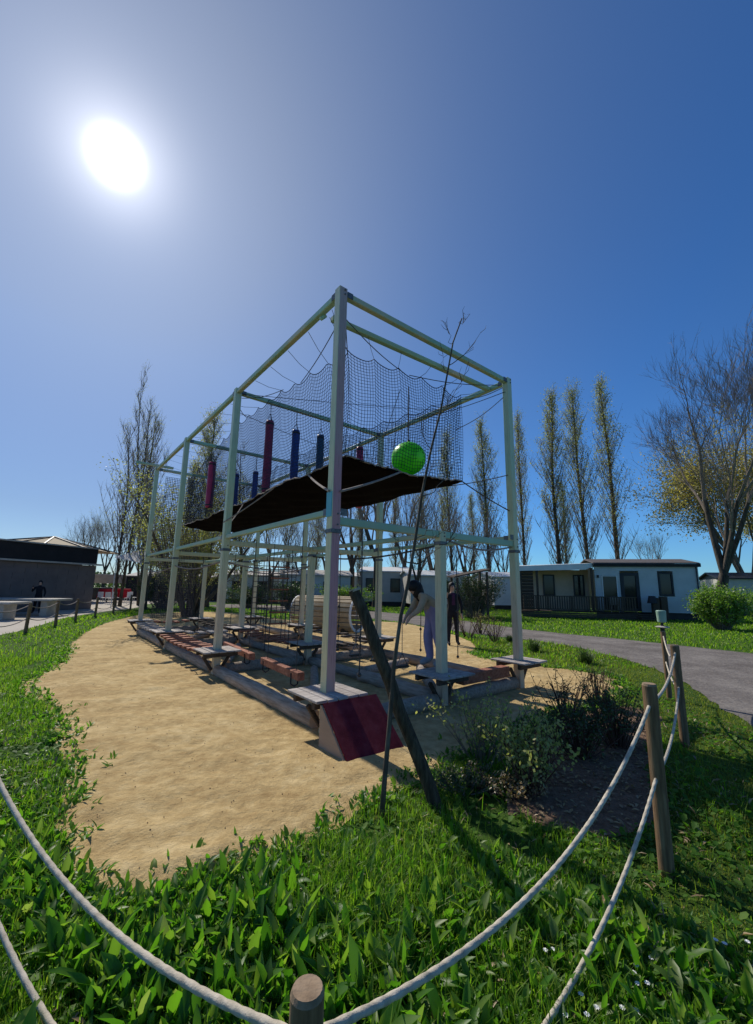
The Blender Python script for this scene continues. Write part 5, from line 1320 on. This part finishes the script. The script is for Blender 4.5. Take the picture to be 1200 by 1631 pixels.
for k in range(3):
    m = MB(); m.box((6.55, -.95-.28*k, .32-.1*k), (1.0, .27, .05)); m.build('step', M['deck'], home)
hm = Matrix.Translation((8.9, 26, 0)) @ Matrix.Rotation(rad(-13.9), 4, 'Z')
chair(hm @ Vector((5.1, -.45, .375)), rad(150), 'pale chair on the deck behind the railing', 'concrete')

# simple distant mobile homes
def small_home(loc, rz, L, D, H, wallm, roofm, label, wins=((.18, .28, .45, .8), (.55, .72, .4, .85)), door=None, canopy=False):
    r = empty('mobile_home', loc, rz, label, 'mobile home', 'mobile homes around the playground')
    m = MB()
    hs = [(a*L, b*L, c*H, d*H) for a, b, c, d in wins]
    lap_wall(m, 0, L, 0, .35, H, .2, .02, hs); m.box((L+.01, D/2, (H+.35)/2), (.05, D, H-.35)); m.box((-.01, D/2, (H+.35)/2), (.05, D, H-.35)); m.box((L/2, D, (H+.35)/2), (L-.1, .05, H-.35)); m.build('wall', M[wallm], r)
    m = MB(); m.box((L/2, .4, (H+.35)/2), (L-.2, .02, H-.4)); m.build('inner_wall', M['trim'], r)
    m = MB(); m.box((L/2, .08, .175), (L-.05, .04, .35)); m.build('skirt', M['trim'], r)
    m = MB(); e = .2; rg = H+.45
    for s in (0, 1):
        y0, y1 = (-e, D/2) if s == 0 else (D+e, D/2)
        vs = [(-e, y0, H), (L+e, y0, H), (L+e, y1, rg), (-e, y1, rg)]; vs += [(x, y, z+.08) for x, y, z in vs]
        m.add(vs, [(0,1,2,3),(7,6,5,4),(0,4,5,1),(1,5,6,2),(2,6,7,3),(3,7,4,0)])
    for x in (0, L): m.add([(x, -.02, H), (x, D, H), (x, D/2, rg)], [(0,1,2)]); m.add([(x+.03, -.02, H), (x+.03, D, H), (x+.03, D/2, rg)], [(0,2,1)])
    m.build('roof', M[roofm], r)
    for (a, b, c, d) in hs: window(r, a, b, c, d, -.01, fw=.06)
    return r
small_home(hz(1148, 30), rad(-22), 9, 4, 2.55, 'cream', 'trim', 'pale mobile home at the right edge behind the round green bush', ((.22, .30, .42, .8), (.6, .75, .4, .8)))
small_home(hz(788, 33), rad(5), 2.6, 6, 2.5, 'white', 'white', 'plain white cabin end wall left of the deck home', ())
small_home(hz(655, 33), rad(8), 4.6, 4, 2.5, 'cream', 'white', 'pale mobile home between the child and the person in black', ((.55, .68, .35, .85),))
small_home(hz(575, 37), rad(-4), 4.3, 4, 2.9, 'cream', 'white', 'pale mobile home seen behind the back right post', ((.1, .3, .4, .8), (.6, .8, .4, .8)))
small_home(hz(448, 33), rad(12), 5.4, 4, 2.4, 'cream', 'concrete', 'pale mobile home right of the cargo net behind the dark bush', ((.15, .3, .4, .8), (.6, .8, .4, .8)))
small_home(hz(350, 38), rad(6), 5.2, 4, 2.4, 'siding', 'concrete', 'bluish grey mobile home seen left of the cargo net', ((.2, .35, .4, .8), (.65, .8, .4, .8)))
small_home(hz(520, 44), rad(0), 5.0, 4, 2.6, 'siding', 'white', 'bluish mobile home behind the bright green bush', ((.2, .35, .4, .8),))
small_home(hz(200, 40), rad(2), 9.5, 5, 2.2, 'trim', 'concrete', 'long dark walled pavilion with pale roof behind the left tree trunks', ())
small_home(hz(700, 50), rad(4), 11, 5, 2.6, 'cream', 'concrete', 'distant pale mobile home behind the thatched shelter', ((.15, .25, .4, .8), (.5, .6, .4, .8)))
# thatched shelter near the person in black
sh = empty('shelter', hz(752, 23), rad(10), 'open shelter with sloping rough roof left of the white cabin', 'shelter')
m = MB(); m.add([(-1.1, -.3, 2.15), (1.0, -.3, 2.6), (1.0, .8, 2.65), (-1.1, .8, 2.2), (-1.1, -.3, 2.22), (1.0, -.3, 2.67), (1.0, .8, 2.72), (-1.1, .8, 2.27)], [(0,3,2,1),(4,5,6,7),(0,1,5,4),(1,2,6,5),(2,3,7,6),(3,0,4,7)]); m.build('roof', M['deck'], sh)
for (x, y, z) in ((-.9, -.2, 2.15), (.8, -.2, 2.5), (-.9, .7, 2.2), (.8, .7, 2.55)):
    m = MB(); m.box((x, y, z/2), (.1, .1, z)); m.build('post', M['deck'], sh)

# ------------------------------------------------------------------ dark building and court furniture on the left
db = empty('dark_building', (-17.3, 26.0, 0), math.atan2(5.3, 1.5), 'long dark slate building with black fascia beside the court', 'building')
# local +x runs towards the far corner, so the wall spans x from -14 to 0; building lies on local +y
Lb = 14.0
m = MB()
m.box((-Lb/2, .15, 1.3), (Lb, .3, 2.6)); m.box((-.15, 5.65, 1.3), (.3, 10.7, 2.6)); m.box((-Lb/2, 11, 1.3), (Lb, .3, 2.6)); m.box((-Lb+.15, 5.5, 1.3), (.3, 10.4, 2.6))
w = m.build('wall', M['darkwall'], db)
for row in range(9):
    m = MB()
    for k in range(12):
        xa = -Lb+.02+k*(Lb/12)+(.58 if row % 2 else 0); wd = Lb/12-.02
        if xa+wd > -.02: wd = -.02-xa
        if wd > .05: m.box((xa+wd/2, -.008, .16+row*.285), (wd, .018, .265))
    p = m.build('tile_course', M['darkwall'], db); p['kind'] = 'stuff'
m = MB(); m.box((-Lb/2+.1, -.1, 2.66), (Lb+.3, .34, .09)); m.build('ledge', M['concrete'], db)
m = MB(); m.box((-Lb/2, .08, 3.15), (Lb-.2, .4, .88)); m.box((-.22, 5.6, 3.15), (.4, 10.4, .88)); m.build('fascia', M['fascia'], db)
m = MB(); m.box((-Lb/2, .05, 3.63), (Lb-.1, .5, .07)); m.build('coping', M['concrete'], db)
m = MB(); m.box((-Lb/2, 5.6, 3.60), (Lb-.5, 10.6, .04)); m.build('roof', M['concrete'], db)
bq = hz(78, 35); pv = empty('pavilion', (bq.x, bq.y, 0), .2, 'tan pyramid roofed building rising behind the dark slate building', 'building')
m = MB(); m.box((-1.2, 0, 2.1), (4.6, 5.0, 4.2)); m.build('wall', M['darkwall'], pv)
m = MB(); e = 3.7; ap = (-.2, 0, 5.3); bs = [(-e-1.2, -e, 4.22), (e, -e, 4.22), (e, e, 4.22), (-e-1.2, e, 4.22)]
m.add(bs+[ap], [(0,1,4),(1,2,4),(2,3,4),(3,0,4),(3,2,1,0)]); rf = m.build('roof', M['tanroof'], pv)
for k in range(12):
    q = Vector(bs[k//3]).lerp(Vector(bs[(k//3+1) % 4]), (k % 3)/3); m = MB(); m.beam(q+Vector((0, 0, .04)), Vector(ap)+Vector((0, 0, .04)), .12, .07); m.build('rib', M['trim'], rf)
# white awning at the far corner
aw = empty('awning', (-17.0, 27.2, 0), 0, 'white awning on slim poles at the corner of the dark building', 'awning')
m = MB(); m.add([(0, 0, 3.25), (3.0, .5, 2.6), (3.2, 3.5, 3.0), (0, 3.6, 4.15), (0, 0, 3.21), (3.0, .5, 2.56), (3.2, 3.5, 2.96), (0, 3.6, 4.11)], [(0,1,2,3),(7,6,5,4),(0,4,5,1),(1,5,6,2),(2,6,7,3),(3,7,4,0)]); m.build('canopy', M['cloth'], aw)
for (x, y) in ((2.9, .6), (3.1, 3.3), (.1, .1)):
    m = MB(); m.tube([(x, y, 0), (x, y, 2.55 if y < 1 and x > 1 else (2.95 if x > 1 else 3.2))], .03, 8); m.build('pole', M['white'], aw)
# concrete tables
def ctable(x0, x1, y, wd, top, label):
    c = (x0+x1)/2; r = empty('concrete_table', (c, y, 0), rad(4), label, 'table', 'pale concrete tables on the court')
    L = x1-x0; m = MB(); m.rbox((0, 0, top-.045), (L, wd, .09), .015); m.build('tabletop', M['concrete'], r)
    for s in (-.3, .34):
        m = MB(); m.rbox((s*L, 0, (top-.09)/2), (.30, wd*.6, top-.09), .02); m.build('leg', M['concrete'], r)
ctable(-18.2, -14.9, 20.2, 1.5, .80, 'far pale concrete table near the person in dark clothes')
ctable(-18.4, -14.85, 17.8, 1.2, .74, 'near pale concrete table at the left edge of the court')
# red covered tables beyond the corner
for i, (px, y, lab) in enumerate([(172, 35, 'left table under a red cloth beyond the dark building'), (196, 36, 'right table under a red cloth beyond the dark building')]):
    p = hz(px, y); r = empty('covered_table', (p.x, p.y, 0), .1, lab, 'table', 'red covered tables')
    m = MB(); vs = []; K = 20
    for k in range(K):
        a = 6.283*k/K; c, s = math.cos(a), math.sin(a); q = 1+.05*math.sin(a*7); vs += [(c*.62, s*.5, 1.08), (c*.78*q, s*.62*q, .35)]
    fs = [(2*k, 2*((k+1) % K), 2*((k+1) % K)+1, 2*k+1) for k in range(K)]; fs.append(tuple(2*k for k in reversed(range(K)))); m.add(vs, fs); m.build('cloth', M['redcloth'], r)
    m = MB(); m.tube([(0, 0, 0), (0, 0, 1.05)], .05, 8); m.build('leg', M['black'], r)
for i, (px, y) in enumerate([(164, 32.5), (176, 32), (206, 33), (214, 34.5), (186, 33.5)]):
    p = hz(px, y); chair(p, rnd.uniform(0, 6), ['white garden chair nearest the building corner', 'white garden chair before the left red table', 'white garden chair right of the poplar trunk', 'white garden chair farthest right of the group', 'white garden chair between the red tables'][i])
tank = empty('storage_container', hz(178, 41), .1, 'pale grey container standing under the white awning', 'container')
m = MB(); m.rbox((0, 0, 1.95), (2.6, 2, .85), .05); m.build('container_body', M['concrete'], tank)
m = MB(); m.box((0, 0, .55), (2.8, 1.8, 1.1)); m.build('base', M['trim'], tank)
# low wooded horizon
def far_wood():
    r = np.random.RandomState(8); n = 26000; x = r.uniform(-160, 160, n); y = 95+r.uniform(0, 25, n)
    h = (2.2+2.0*vnoise(x+300, y, .08, 3)+1.0*vnoise(x+300, y, .35, 4))
    z = r.uniform(0, 1, n)**.8*h; a = r.uniform(0, 6.28, n); l = r.uniform(.4, .9, n)
    V, q = leaves_arrays(np.stack([x, y, z], 1), a, l, l*.8, r.uniform(0, 1.5, n), r.uniform(0, .5, n), .1, (.4, 1, .4), 3)
    tag(npmesh('far_wood', V, quads=q, mats=[M['darkleaf']]), 'low dark wood along the horizon', 'wood', kind='stuff')
far_wood()
# park prototypes that were never planted
for o in list(bpy.data.objects):
    if o.parent is None and o.location.z < -400:
        for c in children(o): bpy.data.objects.remove(c)
        bpy.data.objects.remove(o)
